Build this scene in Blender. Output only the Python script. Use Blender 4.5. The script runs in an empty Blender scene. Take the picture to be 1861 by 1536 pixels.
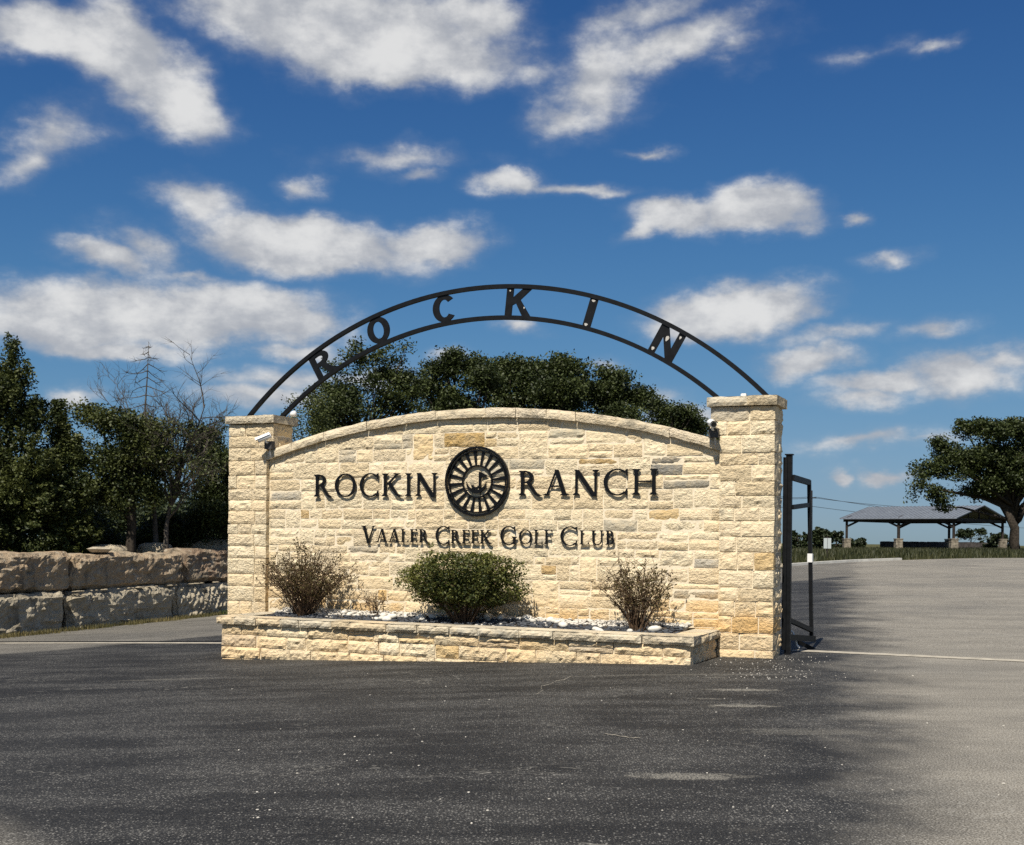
import bpy, math, random
import numpy as np
from mathutils import Vector, Matrix, noise

# ------------------------------------------------------------------ camera, sky, sun, exposure
SC = bpy.context.scene
COL = SC.collection
FPX, TH, RHO, YH, EYE = 2170.0, 0.4211, 0.010, 977.7, 1.5     # focal length in photo pixels, wall yaw, roll, horizon row, eye height
PX, PY = 3.332, 15.206                                       # ground position of the sign's right front corner
CT, ST = math.cos(TH), math.sin(TH)
cam = bpy.data.cameras.new('camera'); cam_o = bpy.data.objects.new('camera', cam); COL.objects.link(cam_o)
cam.sensor_width = 36.0; cam.sensor_fit = 'HORIZONTAL'; cam.lens = 36.0 * FPX / 1861.0
cam.shift_y = (YH - 768.0) / 1861.0
cam.clip_start = 0.05; cam.clip_end = 20000
cr, sr = math.cos(RHO), math.sin(RHO)
cam_o.matrix_world = Matrix(((cr, -sr, 0, 0), (0, 0, -1, 0), (sr, cr, 0, EYE), (0, 0, 0, 1)))
SC.camera = cam_o

SUN_EL, SUN_AZ = 54.0, -3.0                                  # elevation; degrees to the left of the wall's normal
_a = math.radians(SUN_AZ)
sdx = -ST * math.cos(_a) - CT * math.sin(_a); sdy = -CT * math.cos(_a) + ST * math.sin(_a)
_e = math.radians(SUN_EL)
SUN_DIR = Vector((sdx * math.cos(_e), sdy * math.cos(_e), math.sin(_e)))   # towards the sun
sun = bpy.data.lights.new('sun', 'SUN'); sun_o = bpy.data.objects.new('sun', sun); COL.objects.link(sun_o)
sun.energy = 5.0; sun.angle = math.radians(0.53); sun.color = (1.0, 0.93, 0.82)
sun_o.rotation_euler = SUN_DIR.to_track_quat('Z', 'Y').to_euler(); sun_o.location = (0, 0, 60)
SC.view_settings.view_transform = 'Standard'; SC.view_settings.look = 'None'
SC.view_settings.exposure = 0.42; SC.view_settings.gamma = 1.0
SC.view_settings.use_curve_mapping = False
SC.cycles.use_denoising = False; SC.cycles.max_bounces = 5; SC.cycles.diffuse_bounces = 3; SC.cycles.transparent_max_bounces = 8

def ray(x, y):
    a = (x - 930.5) / FPX; b = (YH - y) / FPX
    return (a * cr - b * sr, 1.0, a * sr + b * cr)
def at_y(x, y, Y):
    r = ray(x, y); return Vector((r[0] * Y, Y, r[2] * Y + EYE))
def wall(x, y, v):
    r = ray(x, y); t = (v + PX * ST + PY * CT) / (r[0] * ST + r[1] * CT)
    X, Y, Z = r[0] * t, r[1] * t, r[2] * t
    return (X - PX) * CT - (Y - PY) * ST, Z + EYE
def W(u, v, z=0.0): return Vector((PX + u * CT + v * ST, PY - u * ST + v * CT, z))
def uv_of(x, y): return (x - PX) * CT - (y - PY) * ST, (x - PX) * ST + (y - PY) * CT
def sst(a, b, x):
    t = min(1.0, max(0.0, (x - a) / (b - a))); return t * t * (3 - 2 * t)

world = bpy.data.worlds.new('World'); SC.world = world; world.use_nodes = True
def build_sky():
    nt = world.node_tree; N = nt.nodes; L = nt.links; N.clear()
    out = N.new('ShaderNodeOutputWorld')
    sky = N.new('ShaderNodeTexSky'); sky.sky_type = 'NISHITA'; sky.sun_disc = False
    sky.sun_elevation = math.radians(SUN_EL); sky.sun_rotation = math.atan2(SUN_DIR.x, SUN_DIR.y)
    sky.altitude = 400; sky.air_density = 1.0; sky.dust_density = 0.35; sky.ozone_density = 3.0
    def val(x, i):
        if isinstance(x, (int, float)): i.default_value = x
        elif isinstance(x, tuple): i.default_value = x
        else: L.new(x, i)
    def m(op, a, b=0.0, c=0.0):
        n = N.new('ShaderNodeMath'); n.operation = op; val(a, n.inputs[0]); val(b, n.inputs[1]); val(c, n.inputs[2]); return n.outputs[0]
    def vm(op, a, b=(0, 0, 0)):
        n = N.new('ShaderNodeVectorMath'); n.operation = op; val(a, n.inputs[0]); val(b, n.inputs[1]); return n
    def mr(x, a, b, lo=0.0, hi=1.0):
        n = N.new('ShaderNodeMapRange'); n.interpolation_type = 'SMOOTHSTEP'; val(x, n.inputs[0])
        for k, q in zip((1, 2, 3, 4), (a, b, lo, hi)): n.inputs[k].default_value = q
        return n.outputs[0]
    def noi(vec, scale, det, rough=0.55, color=False, dist=0.0):
        n = N.new('ShaderNodeTexNoise'); L.new(vec, n.inputs['Vector']); n.inputs['Scale'].default_value = scale
        n.inputs['Detail'].default_value = det; n.inputs['Roughness'].default_value = rough; n.inputs['Distortion'].default_value = dist
        return n.outputs['Color' if color else 'Fac']
    tc = N.new('ShaderNodeTexCoord'); sep = N.new('ShaderNodeSeparateXYZ'); L.new(tc.outputs['Generated'], sep.inputs[0])
    X, Y, Z = sep.outputs
    az = m('ARCTAN2', X, Y); el = m('ARCSINE', Z)
    base = N.new('ShaderNodeCombineXYZ'); L.new(az, base.inputs[0]); L.new(el, base.inputs[1])
    st = vm('MULTIPLY', base.outputs[0], (1.0, 1.6, 1.0)).outputs[0]
    w1 = vm('SUBTRACT', noi(st, 9.0, 3.0, 0.5, True), (0.5, 0.5, 0.5)).outputs[0]
    w2 = vm('SUBTRACT', noi(st, 30.0, 5.0, 0.6, True), (0.5, 0.5, 0.5)).outputs[0]
    p = vm('ADD', base.outputs[0], vm('MULTIPLY', w1, (0.060, 0.034, 0.0)).outputs[0]).outputs[0]
    p = vm('ADD', p, vm('MULTIPLY', w2, (0.026, 0.018, 0.0)).outputs[0]).outputs[0]
    fb = noi(st, 16.0, 8.0, 0.60)
    # clouds seen in the photograph: pixel centre, half width, half height, tilt (deg, up to the right), weight
    seen = [(90, 60, 190, 60, 0, 1.0), (230, 105, 150, 85, -20, 1.15), (330, 190, 105, 62, -30, .9), (100, 240, 115, 46, 25, .62), (40, 285, 70, 36, 40, .5),
            (620, 45, 330, 90, -3, 1.2), (740, 85, 210, 70, -4, 1.15), (470, 35, 160, 50, -25, .9), (690, 125, 180, 34, -4, .9), (850, 20, 110, 60, 0, .9),
            (1090, 140, 130, 78, 25, .72), (1200, 105, 190, 50, 22, .74), (1030, 205, 95, 42, 15, .6), (1180, 30, 150, 48, 15, .58), (1340, 85, 110, 32, 10, .4), (960, 130, 70, 30, 0, .42),
            (360, 365, 95, 42, -8, .74), (560, 440, 220, 52, -3, 1.2), (470, 440, 130, 50, 0, .85), (780, 438, 115, 36, 3, 1.0), (590, 472, 130, 24, 0, .9), (720, 285, 150, 28, 0, .48), (555, 335, 40, 26, 0, .58), (760, 320, 60, 18, 0, .5),
            (920, 342, 75, 25, -5, .9), (1050, 352, 130, 16, 2, .68), (1230, 385, 115, 36, 4, 1.0), (1375, 375, 115, 46, 0, 1.2), (1160, 415, 60, 26, 30, .72), (1180, 270, 55, 14, 0, .6), (1525, 388, 34, 15, -15, .66), (1610, 462, 58, 17, 8, .5), (1680, 90, 48, 15, 20, .5), (1570, 95, 80, 18, 0, .32),
            (200, 475, 110, 34, -5, .8), (270, 450, 90, 36, -15, .55), (340, 495, 90, 14, 0, .5),
            (300, 570, 330, 56, 0, 1.15), (120, 590, 190, 44, 0, 1.0), (440, 545, 190, 44, -2, 1.0), (520, 585, 150, 44, 0, 1.0), (200, 628, 200, 26, 0, .85), (540, 640, 110, 24, 0, .8), (410, 525, 120, 26, 0, .8), (520, 690, 140, 30, 0, .62), (490, 725, 130, 30, 0, .75), (150, 715, 60, 22, 0, .7), (650, 690, 120, 26, 0, .55), (800, 660, 40, 24, 0, .6),
            (1330, 560, 165, 50, 3, 1.1), (1260, 590, 110, 30, 0, .8), (1410, 545, 80, 34, 0, .8), (940, 600, 55, 16, 0, .62), (1510, 605, 130, 22, 2, .5), (1470, 652, 85, 36, 0, .9), (1700, 605, 80, 22, 5, .55), (1715, 615, 55, 18, 0, .5),
            (1600, 698, 115, 28, 0, .85), (1570, 725, 90, 22, 0, .6), (1740, 690, 125, 46, 0, 1.0), (1830, 660, 120, 36, 5, .66), (1800, 645, 90, 20, 8, .5), (1560, 805, 130, 20, 4, .6), (1690, 800, 90, 18, 0, .42), (1520, 862, 34, 15, 0, .8), (1600, 862, 56, 16, 0, .85), (1240, 760, 130, 34, 0, .66), (1190, 720, 70, 24, 0, .45), (1090, 660, 50, 16, 0, .45)]
    blobs = []
    for (x, y, rx, ry, t, w) in seen:
        r = Vector(ray(x, y)); d = r.normalized()
        blobs.append((math.atan2(d.x, d.y), math.asin(d.z), 1.0 * rx / FPX * d.y, 1.0 * ry / FPX * d.y, math.radians(t), w))
    acc = None; ps = N.new('ShaderNodeSeparateXYZ'); L.new(p, ps.inputs[0])
    for (a, e, rx, ry, t, w) in blobs:
        mp = N.new('ShaderNodeMapping'); mp.vector_type = 'TEXTURE'
        if acc is None: L.new(p, mp.inputs['Vector'])
        else:                                                # z carries the running sum only to keep the nodes in sequence
            cb = N.new('ShaderNodeCombineXYZ'); L.new(ps.outputs[0], cb.inputs[0]); L.new(ps.outputs[1], cb.inputs[1]); L.new(acc, cb.inputs[2]); L.new(cb.outputs[0], mp.inputs['Vector'])
        mp.inputs['Location'].default_value = (a, e, 0); mp.inputs['Rotation'].default_value = (0, 0, t); mp.inputs['Scale'].default_value = (rx, ry, 1e6)
        ln = vm('LENGTH', mp.outputs[0]).outputs['Value']
        v = m('MULTIPLY_ADD', ln, -w * 0.8, w * 1.05)
        acc = v if acc is None else m('SMOOTH_MAX', acc, v, 0.12)
    # deep blue of the clear sky: Nishita with more contrast, its bright horizon rolled off
    x_ = vm('MULTIPLY', sky.outputs[0], (0.107, 0.107, 0.107)).outputs[0]
    gm = N.new('ShaderNodeGamma'); L.new(x_, gm.inputs[0]); gm.inputs[1].default_value = 1.7
    num = vm('MULTIPLY', gm.outputs[0], (7.7, 12.7, 17.4)).outputs[0]
    den = vm('ADD', vm('MULTIPLY', gm.outputs[0], (2.6, 3.25, 3.2)).outputs[0], (1.0, 1.0, 1.0)).outputs[0]
    blue = vm('DIVIDE', num, den).outputs[0]
    def cloud(dens, amp, lo, hi):
        dens = m('ADD', dens, m('MULTIPLY', m('SUBTRACT', fb, 0.5), amp))
        alpha = m('ADD', m('MULTIPLY', mr(dens, lo - .18, hi - .1), 0.24), m('MULTIPLY', mr(dens, lo + .06, hi - .16), 0.71))
        up = noi(vm('ADD', st, (-0.004, 0.020, 0.0)).outputs[0], 17.0, 5.0, 0.55)
        lite = m('ADD', m('MULTIPLY', m('SUBTRACT', fb, up), 1.5), m('MULTIPLY', mr(dens, 0.1, 1.4), 0.30))
        lite = m('ADD', lite, m('MULTIPLY', m('SUBTRACT', noi(st, 9.0, 3.0, 0.55), 0.5), 0.75))
        cl = N.new('ShaderNodeMix'); cl.data_type = 'RGBA'; L.new(mr(lite, -0.22, 0.56), cl.inputs[0])
        cl.inputs[6].default_value = (3.15, 3.3, 3.6, 1); cl.inputs[7].default_value = (5.7, 5.7, 5.65, 1)
        mx = N.new('ShaderNodeMix'); mx.data_type = 'RGBA'; L.new(alpha, mx.inputs[0]); L.new(blue, mx.inputs[6]); L.new(cl.outputs[2], mx.inputs[7])
        bg = N.new('ShaderNodeBackground'); bg.inputs[1].default_value = 0.1; L.new(mx.outputs[2], bg.inputs[0]); return bg
    here = cloud(acc, 0.95, 0.08, 0.80)
    # the rest of the dome: the same broken cumulus from noise alone
    field = m('MULTIPLY', m('SUBTRACT', noi(st, 3.6, 2.0, 0.45), 0.52), 5.5)
    there = cloud(field, 0.95, 0.08, 0.80)
    mask = m('MULTIPLY', m('MULTIPLY', mr(m('ABSOLUTE', az), 0.50, 0.58, 1.0, 0.0), mr(el, 0.50, 0.60, 1.0, 0.0)), mr(el, -0.08, -0.04))
    ms = N.new('ShaderNodeMixShader'); L.new(mask, ms.inputs[0]); L.new(there.outputs[0], ms.inputs[1]); L.new(here.outputs[0], ms.inputs[2])
    L.new(ms.outputs[0], out.inputs[0])
build_sky()

# ------------------------------------------------------------------ helpers
RD = random.Random(11)
def tag(o, label=None, cat=None, group=None, kind=None):
    if label: o['label'] = label
    if cat: o['category'] = cat
    if group: o['group'] = group
    if kind: o['kind'] = kind
    return o
def empty(name, loc, rz=0.0, label=None, cat=None, group=None):
    o = bpy.data.objects.new(name, None); COL.objects.link(o); o.location = loc; o.rotation_euler = (0, 0, rz); o.empty_display_size = 0.2
    return tag(o, label, cat, group)
class MB:
    def __init__(s): s.v = []; s.f = []; s.mi = []
    def add(s, vs, fs, mi=0):
        n = len(s.v); s.v += [tuple(a) for a in vs]; s.f += [tuple(i + n for i in f) for f in fs]; s.mi += [mi] * len(fs)
    def box(s, x0, x1, y0, y1, z0, z1, mi=0):
        s.add([(x0, y0, z0), (x1, y0, z0), (x1, y1, z0), (x0, y1, z0), (x0, y0, z1), (x1, y0, z1), (x1, y1, z1), (x0, y1, z1)],
              [(0, 3, 2, 1), (4, 5, 6, 7), (0, 1, 5, 4), (1, 2, 6, 5), (2, 3, 7, 6), (3, 0, 4, 7)], mi)
    def bar(s, a, b, w, h, mi=0, up=(0, 0, 1)):
        a = Vector(a); b = Vector(b); d = (b - a).normalized(); upv = Vector(up)
        if abs(d.dot(upv)) > .98: upv = Vector((0, 1, 0))
        x = d.cross(upv).normalized() * (w / 2); y = x.cross(d).normalized() * (h / 2)
        vs = [p + sx * x + sy * y for p in (a, b) for sx, sy in ((-1, -1), (1, -1), (1, 1), (-1, 1))]
        s.add(vs, [(0, 1, 2, 3), (7, 6, 5, 4), (0, 4, 5, 1), (1, 5, 6, 2), (2, 6, 7, 3), (3, 7, 4, 0)], mi)
    def tube(s, pts, rad, n=6, mi=0, cap=True):
        pts = [Vector(p) for p in pts]; rings = []; base = len(s.v); k = len(pts)
        if not hasattr(rad, '__len__'): rad = [rad] * k
        ref = Vector((.31, .17, .93))
        for i, p in enumerate(pts):
            d = (pts[min(i + 1, k - 1)] - pts[max(i - 1, 0)])
            if d.length < 1e-9: d = Vector((0, 0, 1))
            d.normalize(); x = d.cross(ref)
            if x.length < .05: x = d.cross(Vector((1, 0, 0)))
            x.normalize(); y = d.cross(x)
            for j in range(n):
                a = 2 * math.pi * j / n; s.v.append(tuple(p + rad[i] * (math.cos(a) * x + math.sin(a) * y)))
        for i in range(k - 1):
            for j in range(n):
                a = base + i * n + j; b = base + i * n + (j + 1) % n
                s.f.append((a, b, b + n, a + n)); s.mi.append(mi)
        if cap:
            s.f.append(tuple(base + j for j in range(n))[::-1]); s.mi.append(mi)
            s.f.append(tuple(base + (k - 1) * n + j for j in range(n))); s.mi.append(mi)
    def poly(s, pts, map3, d0, d1, mi=0):                    # outline extruded between depths d0 and d1
        n = len(pts); vs = [map3(x, y, d0) for x, y in pts] + [map3(x, y, d1) for x, y in pts]
        s.add(vs, [tuple(range(n)), tuple(range(2 * n - 1, n - 1, -1))] + [(i, (i + 1) % n, (i + 1) % n + n, i + n) for i in range(n)], mi)
    def strip(s, A, B, map3, d0, d1, closed=False, mi=0):    # band between two polylines, extruded
        n = len(A); vs = []
        for d in (d0, d1):
            vs += [map3(x, y, d) for x, y in A] + [map3(x, y, d) for x, y in B]
        fs = []; m_ = n if closed else n - 1
        for i in range(m_):
            j = (i + 1) % n
            fs += [(i, j, n + j, n + i), (2 * n + i, 3 * n + i, 3 * n + j, 2 * n + j), (i, 2 * n + i, 2 * n + j, j), (n + i, n + j, 3 * n + j, 3 * n + i)]
        if not closed: fs += [(0, n, 3 * n, 2 * n), (n - 1, 3 * n - 1, 4 * n - 1, 2 * n - 1)][0:1] + [(n - 1, 2 * n - 1, 4 * n - 1, 3 * n - 1)]
        s.add(vs, fs, mi)
    def build(s, name, mat, parent=None, origin=(0, 0, 0), smooth=False, color=None):
        me = bpy.data.meshes.new(name); ox, oy, oz = origin
        me.from_pydata([(x - ox, y - oy, z - oz) for x, y, z in s.v], [], s.f)
        for k in (mat if isinstance(mat, (list, tuple)) else [mat]): me.materials.append(k)
        if any(s.mi): me.polygons.foreach_set('material_index', s.mi)
        if smooth: me.polygons.foreach_set('use_smooth', [True] * len(s.f))
        me.update()
        o = bpy.data.objects.new(name, me); COL.objects.link(o)
        if parent: o.parent = parent
        if color: o.color = (*color, 1)
        return o
def quads_mesh(name, V, mat, parent=None, loc=None):         # V: (n, 4, 3) array of separate quads
    n = len(V); me = bpy.data.meshes.new(name)
    me.vertices.add(n * 4); me.vertices.foreach_set('co', np.asarray(V, dtype=np.float32).ravel())
    me.loops.add(n * 4); me.loops.foreach_set('vertex_index', np.arange(n * 4, dtype=np.int32))
    me.polygons.add(n); me.polygons.foreach_set('loop_start', np.arange(0, n * 4, 4, dtype=np.int32))
    me.update(calc_edges=True); me.materials.append(mat)
    o = bpy.data.objects.new(name, me); COL.objects.link(o)
    if parent: o.parent = parent
    if loc is not None: o.location = loc
    return o
def nz(x, y, z): return noise.noise(Vector((x, y, z)))
def fbm(x, y, z, o=4): return noise.fractal(Vector((x, y, z)), 1.0, 2.0, o)

# ------------------------------------------------------------------ materials
def mat_new(name, rough=0.9, spec=0.2):
    m = bpy.data.materials.new(name); m.use_nodes = True; nt = m.node_tree; b = nt.nodes['Principled BSDF']
    b.inputs['Roughness'].default_value = rough; b.inputs['Specular IOR Level'].default_value = spec
    return m, nt, b
class G:
    def __init__(s, nt): s.nt = nt; s.N = nt.nodes; s.L = nt.links
    def put(s, x, i):
        if hasattr(x, 'links') or hasattr(x, 'is_linked'): s.L.new(x, i)
        else: i.default_value = x
    def pos(s): return s.N.new('ShaderNodeNewGeometry').outputs['Position']
    def map(s, vec, sc=(1, 1, 1), rot=(0, 0, 0), loc=(0, 0, 0)):
        n = s.N.new('ShaderNodeMapping'); s.L.new(vec, n.inputs['Vector']); n.inputs['Scale'].default_value = sc; n.inputs['Rotation'].default_value = rot; n.inputs['Location'].default_value = loc; return n.outputs[0]
    def noise(s, vec, sc, det=4, rough=.55, color=False, dist=0):
        n = s.N.new('ShaderNodeTexNoise'); s.L.new(vec, n.inputs['Vector']); n.inputs['Scale'].default_value = sc; n.inputs['Detail'].default_value = det
        n.inputs['Roughness'].default_value = rough; n.inputs['Distortion'].default_value = dist; return n.outputs['Color' if color else 'Fac']
    def vor(s, vec, sc, feat='F1', out='Distance', rnd=1.0):
        n = s.N.new('ShaderNodeTexVoronoi'); n.feature = feat; s.L.new(vec, n.inputs['Vector']); n.inputs['Scale'].default_value = sc; n.inputs['Randomness'].default_value = rnd; return n.outputs[out]
    def m(s, op, a, b=0.0, c=0.0):
        n = s.N.new('ShaderNodeMath'); n.operation = op; s.put(a, n.inputs[0]); s.put(b, n.inputs[1]); s.put(c, n.inputs[2]); return n.outputs[0]
    def mr(s, x, a, b, lo=0.0, hi=1.0, smooth=True):
        n = s.N.new('ShaderNodeMapRange'); n.interpolation_type = 'SMOOTHSTEP' if smooth else 'LINEAR'; s.put(x, n.inputs[0])
        for k, q in zip((1, 2, 3, 4), (a, b, lo, hi)): s.put(q, n.inputs[k])
        return n.outputs[0]
    def mix(s, f, a, b, mode='MIX'):
        n = s.N.new('ShaderNodeMix'); n.data_type = 'RGBA'; n.blend_type = mode; s.put(f, n.inputs[0])
        for q, i in ((a, 6), (b, 7)): s.put((*q, 1) if isinstance(q, tuple) and len(q) == 3 else q, n.inputs[i])
        return n.outputs[2]
    def sep(s, vec):
        n = s.N.new('ShaderNodeSeparateXYZ'); s.L.new(vec, n.inputs[0]); return n.outputs
    def objcol(s): return s.N.new('ShaderNodeObjectInfo').outputs['Color']
    def objrnd(s): return s.N.new('ShaderNodeObjectInfo').outputs['Random']
    def island(s): return s.N.new('ShaderNodeNewGeometry').outputs['Random Per Island']
    def bump(s, h, b, strength=.5, dist=.01):
        n = s.N.new('ShaderNodeBump'); s.L.new(h, n.inputs['Height']); n.inputs['Strength'].default_value = strength; n.inputs['Distance'].default_value = dist
        s.L.new(n.outputs[0], b.inputs['Normal'])
M = {}
def plain(key, col, rough=.6, spec=.3, metal=0.0, var=0.0, sc=20):
    m, nt, b = mat_new(key, rough, spec); g = G(nt); b.inputs['Metallic'].default_value = metal
    n = g.noise(g.pos(), sc, 5); c = g.mix(g.mr(n, .3, .7), tuple(x * (1 - var) for x in col), tuple(min(1, x * (1 + var)) for x in col))
    g.put(c, b.inputs['Base Color']); M[key] = m; return m
def stone_mat(key, relief=1.0, lichen=.0, stain=True):
    m, nt, b = mat_new(key, .95, .1); g = G(nt); p = g.pos(); z = g.sep(p)[2]
    col = g.objcol()
    n1 = g.noise(p, 5, 6, .6); n2 = g.noise(p, 24, 6, .68)
    c = g.mix(g.mr(n1, .38, .72, 0, .5), col, (.66, .54, .35), 'MIX')
    c = g.mix(g.mr(n2, .52, .70, 0, .55), c, (.46, .34, .19))                     # ochre flecks
    c = g.mix(g.mr(g.noise(p, 48, 5, .7), .58, .72, 0, .6), c, (.30, .25, .17))   # pits
    gm = g.noise(g.map(p, (1, 1, 1.5)), 2.3, 8, .72)
    c = g.mix(g.mr(gm, .58 - lichen * .24, .70 - lichen * .08, 0, .60 + lichen * .3), c, (.20, .185, .145) if lichen < .1 else (.13, .125, .10))   # grey weathering
    if stain:                                                                     # iron stain splashed up from the bed
        s = g.m('ADD', z, g.m('MULTIPLY', g.m('SUBTRACT', g.noise(p, 2.2, 4), .5), 1.3))
        c = g.mix(g.m('MULTIPLY', g.m('MULTIPLY', g.mr(s, .20, .95, .85, 0), g.mr(z, .27, .33, .35, 1)), g.mr(g.noise(p, .8, 3), .36, .60)), c, (.72, .45, .18))
    g.put(c, b.inputs['Base Color'])
    h1 = g.noise(g.map(p, (1, 1, 1.5)), 17, 8, .72, False, .8); h2 = g.vor(g.map(p, (1, 1, 1.6)), 26, 'F1'); h3 = g.noise(p, 80, 4, .6)
    h = g.m('ADD', g.m('MULTIPLY', h1, 1.9), g.m('ADD', g.m('MULTIPLY', h2, .5), g.m('MULTIPLY', h3, .35)))
    h = g.m('MULTIPLY', h, g.mr(g.objrnd(), 0, 1, .45, 1.25))
    g.bump(h, b, 1.0, .021 * relief); M[key] = m
stone_mat('limestone'); stone_mat('capstone', .8, .36, False)
def mortar():
    m, nt, b = mat_new('mortar', .95, .05); g = G(nt); p = g.pos(); n = g.noise(p, 30, 6, .65)
    c = g.mix(g.mr(n, .3, .7), (.64, .55, .40), (.76, .66, .49)); g.put(c, b.inputs['Base Color']); g.bump(n, b, .8, .008); M['mortar'] = m
mortar()
def rock_mat():
    m, nt, b = mat_new('quarry_rock', .95, .1); g = G(nt); p = g.pos(); col = g.objcol()
    n1 = g.noise(p, 1.6, 8, .65); n2 = g.noise(p, 9, 8, .7); n3 = g.noise(g.map(p, (1, 1, .35)), 2.4, 6, .6)
    c = g.mix(g.mr(n1, .35, .7, 0, .8), col, (.33, .28, .20)); c = g.mix(g.mr(n2, .5, .68, 0, .8), c, (.52, .46, .35)); c = g.mix(g.mr(n3, .52, .72, 0, .8), c, (.06, .055, .045))
    g.put(c, b.inputs['Base Color']); h = g.m('ADD', g.m('MULTIPLY', n2, 1.4), g.m('ADD', g.noise(p, 38, 5, .65), g.m('MULTIPLY', g.vor(p, 7), .8)))
    g.bump(h, b, 1.0, .035); M['quarry_rock'] = m
rock_mat()
def asphalt():
    m, nt, b = mat_new('asphalt', .85, .25); g = G(nt); p = g.pos(); X, Y, Z = g.sep(p)
    big = g.noise(p, .35, 5, .6); mid = g.noise(g.map(p, (.55, 1.6, 1), (0, 0, -.12)), 1.1, 7, .68); fine = g.noise(p, 85, 2, .6)
    wob = g.m('MULTIPLY', g.m('SUBTRACT', g.noise(p, .9, 5, .6), .5), 2.4)
    light_r = g.mr(g.m('ADD', g.m('SUBTRACT', X, g.m('MULTIPLY_ADD', Y, .272, .35)), wob), -.65, .80)
    light_l = g.mr(g.m('ADD', g.m('SUBTRACT', g.m('SUBTRACT', Y, 19.3), g.m('MULTIPLY', g.m('ADD', X, 8.1), 1.02)), g.m('MULTIPLY', wob, .5)), -.15, .55)
    light_c = g.mr(g.m('ADD', g.m('SUBTRACT', g.m('MULTIPLY_ADD', X, -1.0, -2.45), g.m('MULTIPLY', g.m('SUBTRACT', Y, 6.2), .94)), g.m('MULTIPLY', wob, .25)), -.15, .5)
    light = g.m('MAXIMUM', light_r, g.m('MAXIMUM', g.m('MULTIPLY', light_l, .58), g.m('MULTIPLY', light_c, .6)))
    sp = g.vor(p, 52, 'F1'); spc = g.vor(p, 52, 'F1', 'Color'); r = g.sep(spc)[0]
    dens = g.mr(mid, .34, .68, .05, .60)                                          # worn strips show more of the bare aggregate
    spk = g.m('MULTIPLY', g.mr(sp, .18, .42, 1, 0), g.mr(g.m('SUBTRACT', r, g.m('SUBTRACT', 1.0, dens)), 0, .10))
    sp2 = g.vor(p, 100, 'F1'); r2 = g.sep(g.vor(p, 100, 'F1', 'Color'))[1]
    spk = g.m('MAXIMUM', spk, g.m('MULTIPLY', g.mr(sp2, .2, .45, .8, 0), g.mr(g.m('SUBTRACT', r2, g.m('SUBTRACT', 1.02, g.m('MULTIPLY', dens, .9))), 0, .08)))
    dark = g.mix(g.mr(mid, .38, .72), (.0085, .0089, .0092), (.031, .031, .030)); dark = g.mix(g.mr(big, .4, .65, 0, .45), dark, (.030, .030, .029))
    dark = g.mix(g.mr(fine, .50, .66, 0, .55), dark, (.075, .073, .067)); dark = g.mix(g.mr(fine, .34, .48, .6, 0), dark, (.006, .006, .006))
    dark = g.mix(g.m('MULTIPLY', spk, .62), dark, (.33, .32, .29))
    lt = g.mix(g.mr(mid, .3, .75), (.165, .152, .127), (.25, .229, .188)); lt = g.mix(g.mr(big, .36, .56, .55, 0), lt, (.095, .092, .084))
    lt = g.mix(g.mr(fine, .38, .52, .85, 0), lt, (.06, .056, .048)); lt = g.mix(g.mr(fine, .52, .64, 0, .7), lt, (.36, .345, .305)); lt = g.mix(g.m('MULTIPLY', spk, .45), lt, (.45, .43, .38))
    c = g.mix(light, dark, lt)
    # bald patches where old paint or gravel was dragged
    for (cx, cy, rx, ry, w) in PATCHES:
        q = g.m('ADD', g.m('POWER', g.m('DIVIDE', g.m('SUBTRACT', X, cx), rx), 2.0), g.m('POWER', g.m('DIVIDE', g.m('SUBTRACT', Y, cy), ry), 2.0))
        q = g.m('ADD', q, g.m('MULTIPLY', g.m('SUBTRACT', g.noise(p, 11, 6, .8), .5), 5.0))
        c = g.mix(g.m('MULTIPLY', g.mr(q, .1, 1.2, w, 0), g.mr(fine, .40, .58)), c, (.27, .255, .215))
    # hairline crack
    cx = g.noise(p, .33, 6, .62, False, .4); cr_ = g.mr(g.m('ABSOLUTE', g.m('SUBTRACT', cx, .515)), .0008, .0022, 1, 0); 
    c = g.mix(g.m('MULTIPLY', cr_, g.mr(g.noise(p, .5, 2), .52, .62, 0, .55)), c, (.26, .25, .22))
    g.put(c, b.inputs['Base Color']); g.put(g.mr(light, 0, 1, .72, .92), b.inputs['Roughness'])
    h = g.m('ADD', fine, g.m('MULTIPLY', sp, .9)); g.bump(h, b, .55, .006); M['asphalt'] = m
def ground_mat():
    m, nt, b = mat_new('earth_grass', .95, .1); g = G(nt); p = g.pos(); n = g.noise(p, .6, 7, .65); n2 = g.noise(p, 7, 6, .7)
    c = g.mix(g.mr(n, .35, .7), (.045, .052, .018), (.115, .095, .045)); c = g.mix(g.mr(n2, .4, .75, 0, .7), c, (.05, .06, .02)); g.put(c, b.inputs['Base Color']); g.bump(n2, b, 1, .05); M['earth_grass'] = m
ground_mat()
def leaf_mat(key, dark, lite, trans=.25, rough=.55):
    m, nt, b = mat_new(key, rough, .3); g = G(nt); i = g.island(); p = g.pos(); n = g.noise(p, .9, 3)
    c = g.mix(g.m('MULTIPLY', g.m('ADD', i, g.mr(n, .3, .7, -.25, .45)), .8), dark, lite); g.put(c, b.inputs['Base Color'])
    tr = g.N.new('ShaderNodeBsdfTranslucent'); g.L.new(c, tr.inputs[0]); ms = g.N.new('ShaderNodeMixShader'); ms.inputs[0].default_value = trans
    o = [q for q in g.N if q.type == 'OUTPUT_MATERIAL'][0]; g.L.new(b.outputs[0], ms.inputs[1]); g.L.new(tr.outputs[0], ms.inputs[2]); g.L.new(ms.outputs[0], o.inputs[0]); M[key] = m
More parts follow.
